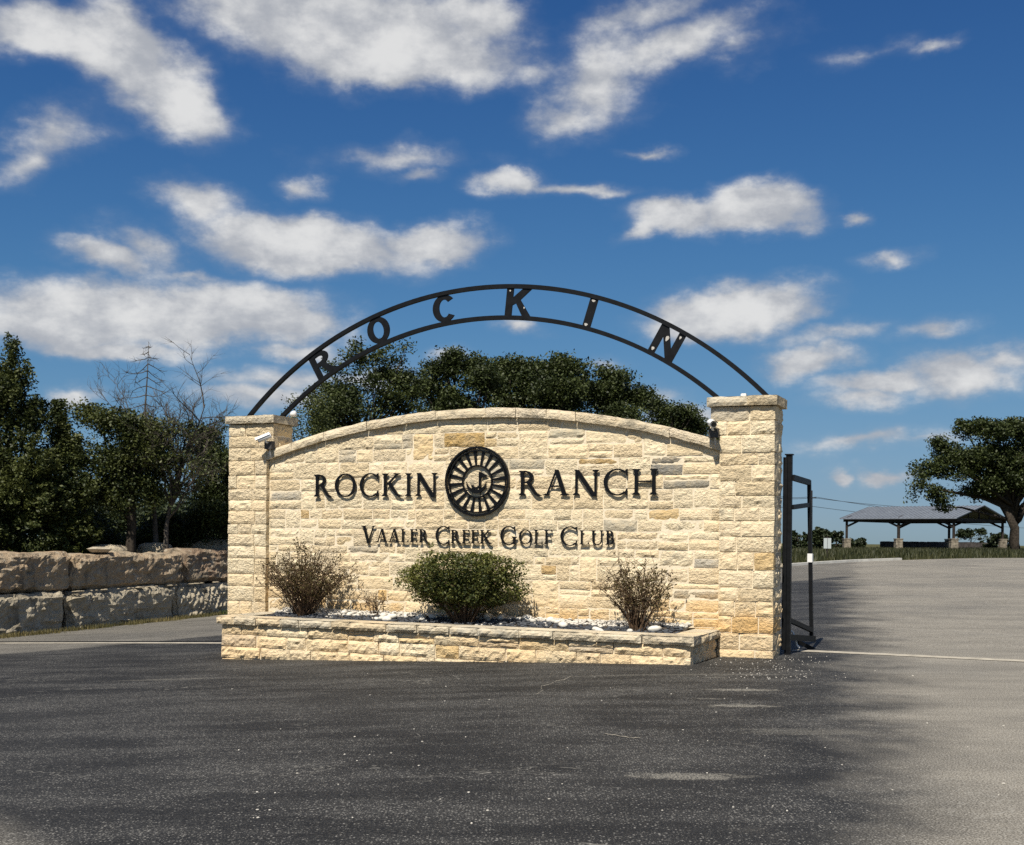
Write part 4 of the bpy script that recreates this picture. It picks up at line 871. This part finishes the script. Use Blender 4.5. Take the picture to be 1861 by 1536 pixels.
tree('juniper_tree', 'tall pointed dark juniper, tallest of the terrace trees', TG, 5, 1040, 29.5, [(22, 665, 13, 30), (28, 700, 32, 38), (20, 745, 52, 46), (30, 790, 62, 50), (45, 860, 62, 60), (15, 930, 75, 70), (-40, 760, 55, 80), (-60, 860, 70, 110), (70, 930, 60, 60), (-20, 990, 80, 50), (60, 1000, 60, 40)], 1, 'juniper_leaf', 1150, 85, .042, .36, .2, spray=.55, fill=.5)
tree('juniper_tree', 'small pointed juniper beside the tall juniper', TG, 112, 1035, 30.2, [(106, 765, 10, 24), (109, 800, 20, 28), (114, 845, 38, 45), (118, 910, 52, 55), (125, 980, 55, 45)], 2, 'juniper_leaf', 420, 80, .042, .34, .12, spray=.5, fill=.5)
tree('oak_tree', 'ragged olive green oak with thin top left of the bare tree', TG, 242, 1010, 30.7, [(262, 790, 40, 34), (290, 835, 34, 34), (148, 748, 22, 14), (180, 765, 32, 25), (215, 775, 40, 32), (235, 815, 45, 45), (195, 845, 55, 45), (170, 895, 45, 40), (250, 860, 42, 45), (220, 905, 50, 40), (275, 900, 35, 35)], 3, 'juniper_leaf', 520, 65, .042, .36, .13, fill=.45)
tree('oak_tree', 'dense dark oak between the bare tree and pillar', TG, 362, 1000, 33, [(372, 800, 16, 20), (382, 845, 28, 40), (400, 900, 36, 50), (375, 945, 45, 45), (420, 860, 30, 50), (335, 965, 35, 30), (425, 950, 40, 50)], 4, 'oak_leaf', 480, 75, .045, .38, .14, fill=.5)
tree('understory_bush', 'low dark bush at the oak foot on the terrace', TG, 290, 1000, 32.5, [(285, 965, 40, 32), (320, 975, 35, 25), (270, 985, 40, 18)], 5, 'oak_leaf', 220, 75, .045, .36, .05, limb=10, fill=.5)
tree('understory_bush', 'low dark bush on the terrace beneath the small juniper', TG, 150, 1030, 31.5, [(150, 975, 50, 45), (185, 990, 40, 25), (110, 995, 50, 30)], 6, 'oak_leaf', 300, 75, .045, .36, .05, limb=10, fill=.5)
def bare_tree(name, label, bx, Y, tip, limbs, seed, trunk_r, fine=3, mat='dead_bark', reach=.84, thin=0.0):
    LV = []
    rp = random.Random(seed); c = at_y(bx, 1000, Y); b = Vector((c.x, Y, gz(c.x, Y))); root = empty(name, b, 0, label, 'tree', 'bare trees on the terrace'); mt = MB(); mbr = MB()
    T = at_y(tip[0], tip[1], Y) - b
    def lp(f): return Vector((T.x * f + .10 * math.sin(f * 7 + seed), .08 * math.sin(f * 5), T.z * f))
    mt.tube([Vector((0, 0, -.2))] + [lp(f) for f in (.1, .25, .4, .55, .7, .85, 1)], [trunk_r * q for q in (1.2, .85, .72, .55, .4, .28, .16, .05)], 7)
    def grow(p, d, ln, r, lev):
        n = 4; pts = [p]; dd = d.copy()
        for i in range(n):
            dd = (dd + Vector((rp.gauss(0, .16), rp.gauss(0, .16), rp.gauss(.03, .12)))).normalized(); pts.append(pts[-1] + dd * ln / n)
        mbr.tube(pts, [r, r * .8, r * .62, r * .45, r * .2], 4 if lev else 5, cap=False)
        if lev >= fine:
            if thin and rp.random() < thin and pts[-1].z < T.z * 1.02: LV.extend(tuple(pts[-1].lerp(pts[1], rp.random()) + Vector((rp.gauss(0, .06), rp.gauss(0, .06), rp.gauss(0, .06)))) for _ in range(6))
            return
        for i in range(rp.randint(6, 9) if lev < fine - 1 else rp.randint(5, 8)):
            f = rp.uniform(.25, 1.0); k = min(n - 1, int(f * n)); q = pts[k].lerp(pts[k + 1], f * n - k if f < 1 else 1)
            sd = Vector((rp.gauss(0, 1), rp.gauss(0, 1), rp.gauss(.25, .7))).normalized(); nd = (dd * .75 + sd * .75).normalized(); grow(q, nd, ln * rp.uniform(.32, .55), max(.0035, r * .42), lev + 1)
    for (f, px, py, w) in limbs:
        s_ = lp(f); e = at_y(px, py, Y + rp.uniform(-.8, .8)) - b; d = (e - s_) * reach; grow(s_, d.normalized(), d.length, trunk_r * w, 1 if d.length < 1.2 else 0)
    mt.build('trunk', M[mat], root, smooth=True); mbr.build('branches', M[mat], root)
    if LV: quads_mesh('sparse_leaves', leaf_quads(np.array(LV), .035, np.random.default_rng(seed), .55, .3), M['juniper_leaf'], root)
    return root
conif = [(f, 266 + sgn * w * (1 + .2 * math.sin(f * 50)), py - 4, .16) for f, py, w in ((.98, 640, 10), (.955, 655, 18), (.93, 668, 24), (.90, 690, 34), (.87, 706, 40), (.84, 712, 46), (.80, 724, 60), (.76, 742, 52), (.72, 765, 45), (.68, 790, 50), (.63, 815, 55), (.58, 840, 50)) for sgn in (-1, 1)]
bare_tree('bare_tree', 'tall bare leafless tree with narrow conical top', 277, 31.5, (265, 622), conif, 7, .085, 2)
bare_tree('bare_tree', 'spreading grey tree of thin twigs and sparse leaves leaning towards the pillar', 300, 31.0, (330, 770), [(.45, 402, 702, .55), (.5, 385, 735, .5), (.4, 398, 770, .5), (.55, 360, 745, .5), (.6, 330, 730, .5), (.5, 290, 745, .5), (.42, 270, 800, .5), (.38, 375, 810, .5), (.35, 345, 830, .45), (.65, 310, 760, .4), (.3, 390, 850, .4), (.55, 250, 740, .4), (.5, 215, 720, .4)], 9, .085, 3, thin=.30)
BG = 'oaks behind the sign wall'
tree('oak_tree', 'young live oak with loose airy crown rising behind the sign wall', BG, 660, 1000, 38, [(752, 722, 28, 40), (603, 678, 26, 26), (640, 650, 34, 24), (655, 632, 12, 14), (700, 652, 38, 24), (738, 636, 10, 12), (680, 690, 55, 40), (612, 725, 45, 35), (735, 690, 34, 38), (566, 738, 18, 22), (640, 755, 80, 45), (730, 750, 55, 45), (600, 790, 60, 40)], 21, 'oak_leaf', 470, 60, .05, .36, .16, limb=46)
tree('oak_tree', 'dark rounded oak behind the sign wall next to the airy oak', BG, 830, 1000, 42, [(772, 712, 26, 32), (818, 660, 24, 20), (850, 676, 40, 26), (800, 690, 34, 30), (868, 700, 45, 34), (820, 740, 70, 45), (850, 800, 80, 50)], 22, 'oak_leaf', 520, 75, .055, .42, .18, limb=44, fill=.16)
tree('oak_tree', 'dark oak with level top behind the round emblem', BG, 935, 1000, 45, [(930, 668, 40, 20), (900, 685, 40, 28), (965, 680, 35, 26), (935, 720, 65, 45), (930, 790, 80, 60)], 23, 'oak_leaf', 520, 75, .058, .45, .18, limb=44, fill=.16)
tree('oak_tree', 'tallest dark oak of the row behind the sign wall', BG, 1030, 1000, 43, [(1022, 665, 26, 20), (1000, 690, 40, 30), (1045, 685, 36, 26), (1020, 730, 65, 45), (1030, 790, 80, 50)], 24, 'oak_leaf', 520, 75, .056, .43, .18, limb=44, fill=.16)
tree('oak_tree', 'sloping dark oak at the lower end of the row', BG, 1120, 1000, 44, [(1100, 690, 34, 20), (1125, 700, 30, 24), (1145, 730, 34, 28), (1095, 735, 45, 35), (1120, 790, 70, 45)], 25, 'oak_leaf', 520, 75, .056, .43, .16, limb=44, fill=.16)
tree('oak_tree', 'low distant oak near the gate pillar top', BG, 1210, 1000, 54, [(1190, 742, 26, 16), (1215, 755, 30, 18), (1250, 760, 28, 18), (1272, 775, 18, 14), (1225, 800, 60, 40)], 26, 'oak_leaf', 300, 70, .065, .5, .16)
tree('wispy_bush', 'wispy grey green bush above the sign wall end', BG, 560, 1000, 33, [(548, 775, 18, 30), (575, 770, 22, 28), (560, 830, 40, 50), (532, 790, 8, 18)], 27, 'juniper_leaf', 150, 30, .035, .34, .06, spray=.9)
tree('oak_tree', 'broad distant oak seen between the terrace trunks', TG, 250, 1000, 52, [(200, 955, 45, 35), (260, 960, 50, 32), (330, 960, 50, 35), (400, 950, 50, 45), (150, 950, 50, 45)], 28, 'far_leaf', 600, 60, .085, .62, .15, fill=.5)
tree('juniper_tree', 'broad dark juniper beyond the tall pointed juniper', TG, -190, 1040, 30, [(-190, 700, 60, 60), (-200, 790, 90, 80), (-180, 900, 100, 90), (-230, 960, 100, 70), (-120, 960, 60, 60)], 51, 'juniper_leaf', 420, 80, .055, .42, .2, spray=.5, fill=.5)
tree('oak_tree', 'rounded oak standing behind the gate pillar', BG, 1345, 1000, 56, [(1330, 800, 50, 40), (1360, 830, 50, 45), (1320, 870, 60, 50), (1365, 890, 40, 45)], 52, 'oak_leaf', 320, 70, .065, .5, .18)
rng = np.random.default_rng(9); Pw = []
for i in range(2600):                                        # far wood closing the view on the exit road side
    a = rng.uniform(-.85, -.20); R_ = rng.uniform(88, 112); x, y = R_ * math.sin(a), R_ * math.cos(a); h = 5.2 + 1.6 * nz(a * 14, 2, 1) + .9 * nz(a * 45, 5, 1); n = 16
    Pw.append(np.array([x, y, g0(x, y) + h * rng.uniform(0, 1) ** .7]) + rng.normal(size=(n, 3)) * np.array([.8, .8, .5]))
tag(quads_mesh('far_wood', leaf_quads(np.concatenate(Pw), .22, rng, .6, .35), M['far_leaf']), 'distant dark wood beyond the boulder terrace', 'wood', None, 'stuff')
# live oak by the pavilion
tree('live_oak', 'large spreading live oak beside the open pavilion', None, 1847, 995, 84, [(1765, 782, 32, 20), (1800, 790, 48, 26), (1848, 785, 46, 24), (1722, 822, 34, 22), (1690, 858, 34, 18), (1664, 880, 20, 15), (1740, 850, 50, 30), (1800, 845, 55, 35), (1855, 845, 55, 40), (1700, 897, 34, 14), (1718, 920, 22, 12), (1662, 905, 12, 14), (1775, 895, 36, 20), (1910, 810, 55, 45), (1930, 870, 60, 40), (1885, 895, 30, 20), (1840, 875, 45, 28), (1795, 885, 40, 22)], 31, 'oak_leaf', 1200, 62, .10, .58, .36, limb=70, lean=-1.2, fill=.33, forks=[([(1846, 1004), (1845, 985), (1842, 960), (1834, 938), (1822, 915), (1806, 895), (1780, 870), (1745, 850)], .40, .09), ([(1844, 968), (1852, 945), (1860, 920), (1870, 890), (1885, 850)], .32, .10), ([(1838, 948), (1832, 915), (1826, 880), (1822, 840), (1810, 810)], .3, .08), ([(1822, 915), (1795, 905), (1760, 900), (1720, 893), (1690, 880)], .2, .05), ([(1860, 920), (1885, 905), (1915, 885)], .25, .08)])
FG = 'bushes on the far field'
for (px, py, rx, ry, Y, sd, lb) in ((1452, 985, 26, 13, 96, 41, 'dark bush on the field seen through the gate frame'), (1494, 982, 22, 17, 95, 42, 'dark upright bush behind the small panel sign'), (1520, 982, 18, 14, 115, 43, 'dark bush next to the pavilion stone pier'), (1552, 991, 22, 9, 116, 44, 'low dark bush under the pavilion roof edge'), (1765, 975, 34, 10, 125, 45, 'rounded bush beyond the pavilion fence'), (1812, 985, 26, 12, 110, 46, 'dark bush at the live oak trunk')):
    tree('far_bush', lb, FG, px, 1000, Y, [(px, py, rx, ry), (px - rx * .3, py - ry * .5, rx * .4, ry * .6), (px + rx * .3, py - ry * .3, rx * .4, ry * .6), (px, 998, rx * 1.1, 8)], sd, 'far_leaf', 90, 45, .12, .45, .08, limb=8, spray=.3)

# shrubs in the planter
def shrub(label, u, v, z, hw, ht, nstem, nleaf, seed, leaf, dense, ls, spread=1.0):
    rng = np.random.default_rng(seed); rp = random.Random(seed); root = empty('planter_shrub', W(u, v, z), -TH, label, 'shrub', 'shrubs in the planter'); mb = MB(); P = []; 
    for i in range(nstem):
        a = rp.uniform(0, 2 * math.pi); q = math.sqrt(rp.random()) * hw; h = ht * rp.uniform(.62, 1.02) * (1 - .28 * (q / hw) ** 2); tx, ty = q * math.cos(a) * 1.0, max(-.42, min(.40, q * math.sin(a) * .6))
        b = Vector((tx * .10 + rp.uniform(-.06, .06), ty * .1 + rp.uniform(-.05, .05), 0)); e = Vector((tx, ty, h)); pts = [b]
        for f in (.25, .5, .75, 1.0):
            p = b.lerp(e, f); p.x += (f - f * f) * -tx * .25 * spread + rp.uniform(-.02, .02); p.y += rp.uniform(-.02, .02); p.z += (f - f * f) * .15; pts.append(p)
        mb.tube(pts, [.008, .0065, .005, .0038, .002], 4, cap=False); tips = [(pts[2], pts[3]), (pts[3], pts[4])]
        for j in range(rp.randint(4, 7)):
            f = rp.uniform(.3, 1); k = min(3, int(f * 4)); s_ = pts[k].lerp(pts[k + 1], f * 4 - k); d = Vector((rp.gauss(0, 1), rp.gauss(0, .8), rp.gauss(.7, .5))).normalized(); e2 = s_ + d * rp.uniform(.10, .24); e2.y = max(-.5, min(.42, e2.y)); mb.tube([s_, s_.lerp(e2, .5) + Vector((0, 0, .01)), e2], [.0038, .003, .0015], 3, cap=False); tips.append((s_, e2))
        for (s_, e2) in tips:
            n = int(nleaf / (nstem * 7) * rp.uniform(.5, 1.6))
            for t in range(n):
                p = s_.lerp(e2, rp.uniform(.15, 1.1)); P.append((p.x + rp.gauss(0, .022), p.y + rp.gauss(0, .022), p.z + rp.gauss(0, .022)))
    if dense:
        for i in range(int(nleaf * .75)):
            a = rp.uniform(0, 2 * math.pi); ph = rp.uniform(-.5, 1.0); r = rp.uniform(.70, 1.0) * (1 + .42 * nz(math.cos(a) * 1.7, math.sin(a) * 1.7, ph * 2.2 + seed) + .2 * nz(math.cos(a) * 5, math.sin(a) * 5, ph * 6)); cz = (1 - max(ph, 0) ** 4) ** .5 if ph > 0 else 1 - .42 * (ph / .5) ** 2
            P.append((hw * r * cz * math.cos(a), .46 * r * cz * math.sin(a), ht * .50 + ht * .46 * ph * (.75 + .25 * r)))
    mb.build('stems', M['twig'], root); P = np.array(P); P[:, 1] = np.clip(P[:, 1], -.62, .43); quads_mesh('foliage', leaf_quads(P, ls, rng, .5, .3), M[leaf], root)
shrub('twiggy brown green shrub beside the pillar with a camera', -6.80, -.42, .30, .90, 1.10, 115, 4600, 71, 'dry_leaf', False, .019)
shrub('dense green bush in the middle of the planter', -4.16, -.44, .30, .88, 1.03, 70, 15000, 72, 'shrub_leaf', True, .021, .6)
shrub('sparse small shrub of thin stems near the gate pillar', -1.66, -.44, .30, .56, 1.04, 55, 2000, 73, 'dry_leaf', False, .019)
shrub('small dry shoots between the twiggy shrub and the dense bush', -5.70, -.20, .36, .22, .34, 10, 90, 74, 'dry_leaf', False, .018)

# grass
def grass(name, pts, hmin, hmax, w, mat, seed, label, lean=.35):
    rng = np.random.default_rng(seed); P = np.array(pts); n = len(P); h = rng.uniform(hmin, hmax, n); a = rng.uniform(0, 2 * np.pi, n); d = np.stack([np.cos(a), np.sin(a), np.zeros(n)], 1); s_ = np.stack([-np.sin(a), np.cos(a), np.zeros(n)], 1) * w
    ln = (rng.uniform(0, lean, n) * h)[:, None] * d; up = np.zeros((n, 3)); up[:, 2] = h
    m_ = P + up * .55 + ln * .35; t = P + up + ln; V = np.stack([P - s_, P + s_, m_ + s_ * .7, m_ - s_ * .7], 1); V2_ = np.stack([m_ - s_ * .7, m_ + s_ * .7, t + s_ * .08, t - s_ * .08], 1)
    o = quads_mesh(name, np.concatenate([V, V2_]), M[mat]); return tag(o, label, 'grass', None, 'stuff')
rg = random.Random(31); pts = []
for i in range(9000):
    s_ = rg.uniform(-3.5, 9.5); o_ = abs(rg.gauss(0, .16)) + .0; p = RA + RDIR * s_ + RNRM * (.02 + o_ * (1 + .6 * nz(s_ * 1.3, 0, 4)))
    if nz(s_ * 1.7, 5, o_ * 3) < -.25: continue
    pts.append((p.x, p.y, g0(p.x, p.y) - .01))
grass('roadside_grass', pts, .03, .13, .006, 'grass_blade', 1, 'dry grass fringe along the boulder wall foot')
pts = []
for i in range(900):
    s_ = rg.uniform(7.2, 10.5); p = RA + RDIR * s_ + RNRM * rg.uniform(.05, .55); pts.append((p.x, p.y, g0(p.x, p.y) - .01))
grass('green_grass', pts, .05, .16, .007, 'fresh_grass', 2, 'fresh green grass patch where boulders meet the pillar outline')
pts = []
while len(pts) < 42000:
    y = 44 + 74 * rg.random() ** .8; x = rg.uniform(.2, .47) * y
    if y < 60 and x > xk(y) - .35: continue
    pts.append((x, y, g0(x, y) - .08))
grass('field_grass', pts, .12, .42, .022, 'tall_grass', 3, 'tall dark grass on the field around the pavilion', .5)

rg = random.Random(77); mb = MB()
for i in range(260):                                         # limestone chips washed off the wall
    if rg.random() < .7: h = hit(rg.gauss(1400, 60), rg.uniform(1192, 1235))
    else: h = hit(rg.uniform(420, 1861), rg.uniform(1200, 1500))
    uu, vv = uv_of(h.x, h.y)
    if (-.8 < uu < .05 and vv > -.03) or (PU0 - .1 < uu < PU1 + .1 and vv > PV - .1): continue
    r = rg.uniform(.004, .009); pebble(mb, h.x, h.y, h.z + r * .4, r, rg, .7, 5)
tag(mb.build('limestone_chips', M['pale_gravel']), 'pale limestone chips scattered on the asphalt by the pillar', 'gravel', None, 'stuff')
mb = MB()
for line in ([(975, 1262), (985, 1256), (983, 1248), (1000, 1244), (1012, 1238), (1024, 1236), (1040, 1229)], [(1100, 1334), (1120, 1337), (1150, 1342), (1165, 1341)]):
    P = []
    for (a, b_) in zip(line[:-1], line[1:]):
        for t in range(8): P.append(hit(a[0] + (b_[0] - a[0]) * t / 8 + rg.uniform(-1.2, 1.2), a[1] + (b_[1] - a[1]) * t / 8 + rg.uniform(-.5, .5)))
    for p, q in zip(P[:-1], P[1:]):
        w = rg.uniform(.004, .013); mb.add([(p.x, p.y - w, p.z + .004), (q.x, q.y - w, q.z + .004), (q.x, q.y + w, q.z + .004), (p.x, p.y + w, p.z + .004)], [(0, 1, 2, 3)])
tag(mb.build('pavement_crack', M['concrete']), kind='structure')
# ------------------------------------------------------------------ pavilion, fence, sign, power line
PH = .785; c0 = at_y(1733, 1000, 100.0); pc = Vector((c0.x, 100.0, g0(c0.x, 100.0))); EA = at_y(1733, 941, 100).z - pc.z
pv = empty('open_pavilion', pc, PH * 0 , 'open pavilion with grey metal gable roof on dark posts', 'pavilion')
ld = Vector((-math.cos(PH), math.sin(PH), 0)); gd = Vector((math.sin(PH), math.cos(PH), 0)); LL, GG, RH = 9.9, 9.8, 1.08
def pp(a, b_, z): return tuple(ld * a + gd * b_ + Vector((0, 0, z)))
mb = MB(); ov = .45; n = 30
for sgn in (0, 1):                                           # standing seam roof, two slopes
    e_ = -ov if sgn == 0 else GG + ov; ze = EA + RH * (-ov) / (GG / 2) + .0
    A = [pp(-ov, e_, ze), pp(LL + ov, e_, ze), pp(LL + ov, GG / 2, EA + RH), pp(-ov, GG / 2, EA + RH)]; B = [(x, y, z + .06) for x, y, z in A]
    mb.add(A + B, [(0, 1, 2, 3), (4, 7, 6, 5), (0, 4, 5, 1), (1, 5, 6, 2), (3, 2, 6, 7), (0, 3, 7, 4)])
    for i in range(n): 
        a_ = -ov + (LL + 2 * ov) * i / (n - 1); mb.bar(pp(a_, e_, ze + .08), pp(a_, GG / 2, EA + RH + .08), .05, .05)
mb.build('roof', M['roof_metal'], pv)
for (a_, b_) in ((0, 0), (LL / 2, 0), (LL, 0), (0, GG), (LL / 2, GG), (LL, GG)):
    x, y, _ = pp(a_, b_, 0); zg = g0(pc.x + x, pc.y + y) - pc.z; mb = MB(); mb.box(x - .09, x + .09, y - .09, y + .09, zg + .9, EA - .25); po = mb.build('post', M['dark_timber'], pv)
    mb = MB(); 
    for j in range(5): r_ = .30 - .01 * (j % 2); mb.box(x - r_, x + r_, y - r_, y + r_, zg - .3 + j * .25, zg - .06 + j * .25)
    mb.box(x - .33, x + .33, y - .33, y + .33, zg + .95, zg + 1.03); mb.build('stone_pier', M['base_stone'], pv)
    for sg in ((-1, 1) if 0 < a_ < LL else ((1,) if a_ == 0 else (-1,))):
        mb = MB(); mb.bar(pp(a_, b_, EA - .75), pp(a_ + sg * 1.2, b_, EA - .22), .12, .16); mb.build('knee_brace', M['dark_timber'], pv)
for b_ in (0, GG): mb = MB(); mb.bar(pp(-.3, b_, EA - .17), pp(LL + .3, b_, EA - .17), .16, .3); mb.build('eave_beam', M['dark_timber'], pv)
for a_ in (0, LL / 2, LL):
    mb = MB(); mb.bar(pp(a_, 0, EA - .17), pp(a_, GG, EA - .17), .14, .26); mb.bar(pp(a_, 0, EA - .03), pp(a_, GG / 2, EA + RH - .1), .14, .2); mb.bar(pp(a_, GG, EA - .03), pp(a_, GG / 2, EA + RH - .1), .14, .2); mb.bar(pp(a_, GG / 2, EA - .1), pp(a_, GG / 2, EA + RH - .12), .12, .12)
    mb.bar(pp(a_, GG * .28, EA + .0), pp(a_, GG * .28, EA + RH * .5), .1, .1); mb.bar(pp(a_, GG * .72, EA), pp(a_, GG * .72, EA + RH * .5), .1, .1); mb.build('roof_truss', M['dark_timber'], pv)
mb = MB(); mb.bar(pp(1.2, GG * .25, EA - .02), pp(1.2, GG * .75, EA - .02), .12, .08); mb.build('light_strip', M['lamp_strip'], pv)
fa, fb_ = at_y(1601, 983, 108), at_y(1800, 983, 116)
fn = empty('wooden_fence', (fa.x, fa.y, g0(fa.x, fa.y)), 0, 'weathered grey plank fence behind the open pavilion', 'fence'); mb = MB(); n = 64; rg = random.Random(3)
for i in range(n):
    p = Vector((fa.x, fa.y)).lerp(Vector((fb_.x, fb_.y)), i / n); q = Vector((fa.x, fa.y)).lerp(Vector((fb_.x, fb_.y)), (i + .92) / n); z = g0(p.x, p.y); m_ = (p + q) / 2; hh = 1.53 + rg.uniform(-.015, .015)
    mb.bar((p.x, p.y, (z + hh) / 2 - .1), (q.x, q.y, (z + hh) / 2 - .1), .025, hh - z + .2)
tag(mb.build('fence_boards', M['grey_fence'], fn, tuple(fn.location)), kind='stuff')
for i in range(0, 9):
    p = Vector((fa.x, fa.y)).lerp(Vector((fb_.x, fb_.y)), i / 8); mb = MB(); mb.box(p.x - .05, p.x + .05, p.y + .02, p.y + .12, g0(p.x, p.y) - .2, 1.5); mb.build('fence_post', M['grey_fence'], fn, tuple(fn.location))
sp_ = at_y(1503, 1010, 58); zg = g0(sp_.x, 58.0); O = (sp_.x, 58.0, zg); sg_ = empty('panel_sign', O, 0, 'small pale two panel sign on a dark post in the grass', 'sign')
mb = MB(); mb.box(O[0] - .03, O[0] + .03, 57.97, 58.03, zg - .2, at_y(1503, 975, 58).z); mb.build('sign_post', M['dark_timber'], sg_, O)
zt_, zb_ = at_y(1503, 978, 57.9).z, at_y(1503, 997, 57.9).z
for x in (-.095, .095): mb = MB(); mb.box(O[0] + x - .085, O[0] + x + .085, 57.94, 57.965, zb_, zt_); mb.build('sign_board', M['sign_panel'], sg_, O)
pb = at_y(1475, 900, 128); zp = g0(pb.x, 128.0); O = (pb.x, 128.0, zp); pe = empty('utility_pole', O, 0, 'distant utility pole carrying thin wires behind the gate', 'utility pole')
mb = MB(); mb.tube([(pb.x, 128, zp - .5), (pb.x, 128, pb.z + .5)], [.14, .10], 8); mb.build('pole', M['dark_timber'], pe, O)
mb = MB(); mb.bar((pb.x - .5, 127.9, pb.z - .3), (pb.x + .5, 127.9, pb.z - .3), .1, .1); mb.build('cross_arm', M['dark_timber'], pe, O)
for (dx, dz, ex, ey, Ye, lx_, ly_) in ((-.45, -.2, 1745, 925, 150, 1380, 893), (.45, -.2, 1760, 935, 150, 1380, 899), (0, -1.2, 1900, 962, 170, 1380, 914)):
    mb = MB(); a = Vector((pb.x + dx, 127.9, pb.z + dz)); e = at_y(ex, ey, Ye); l_ = at_y(lx_, ly_, 118)
    for q in (e, l_): mb.tube([a.lerp(q, i / 10) - Vector((0, 0, 1.2 * (i / 10) * (1 - i / 10))) for i in range(11)], .022, 4, cap=False)
    mb.build('wire', M['wire'], pe, O)
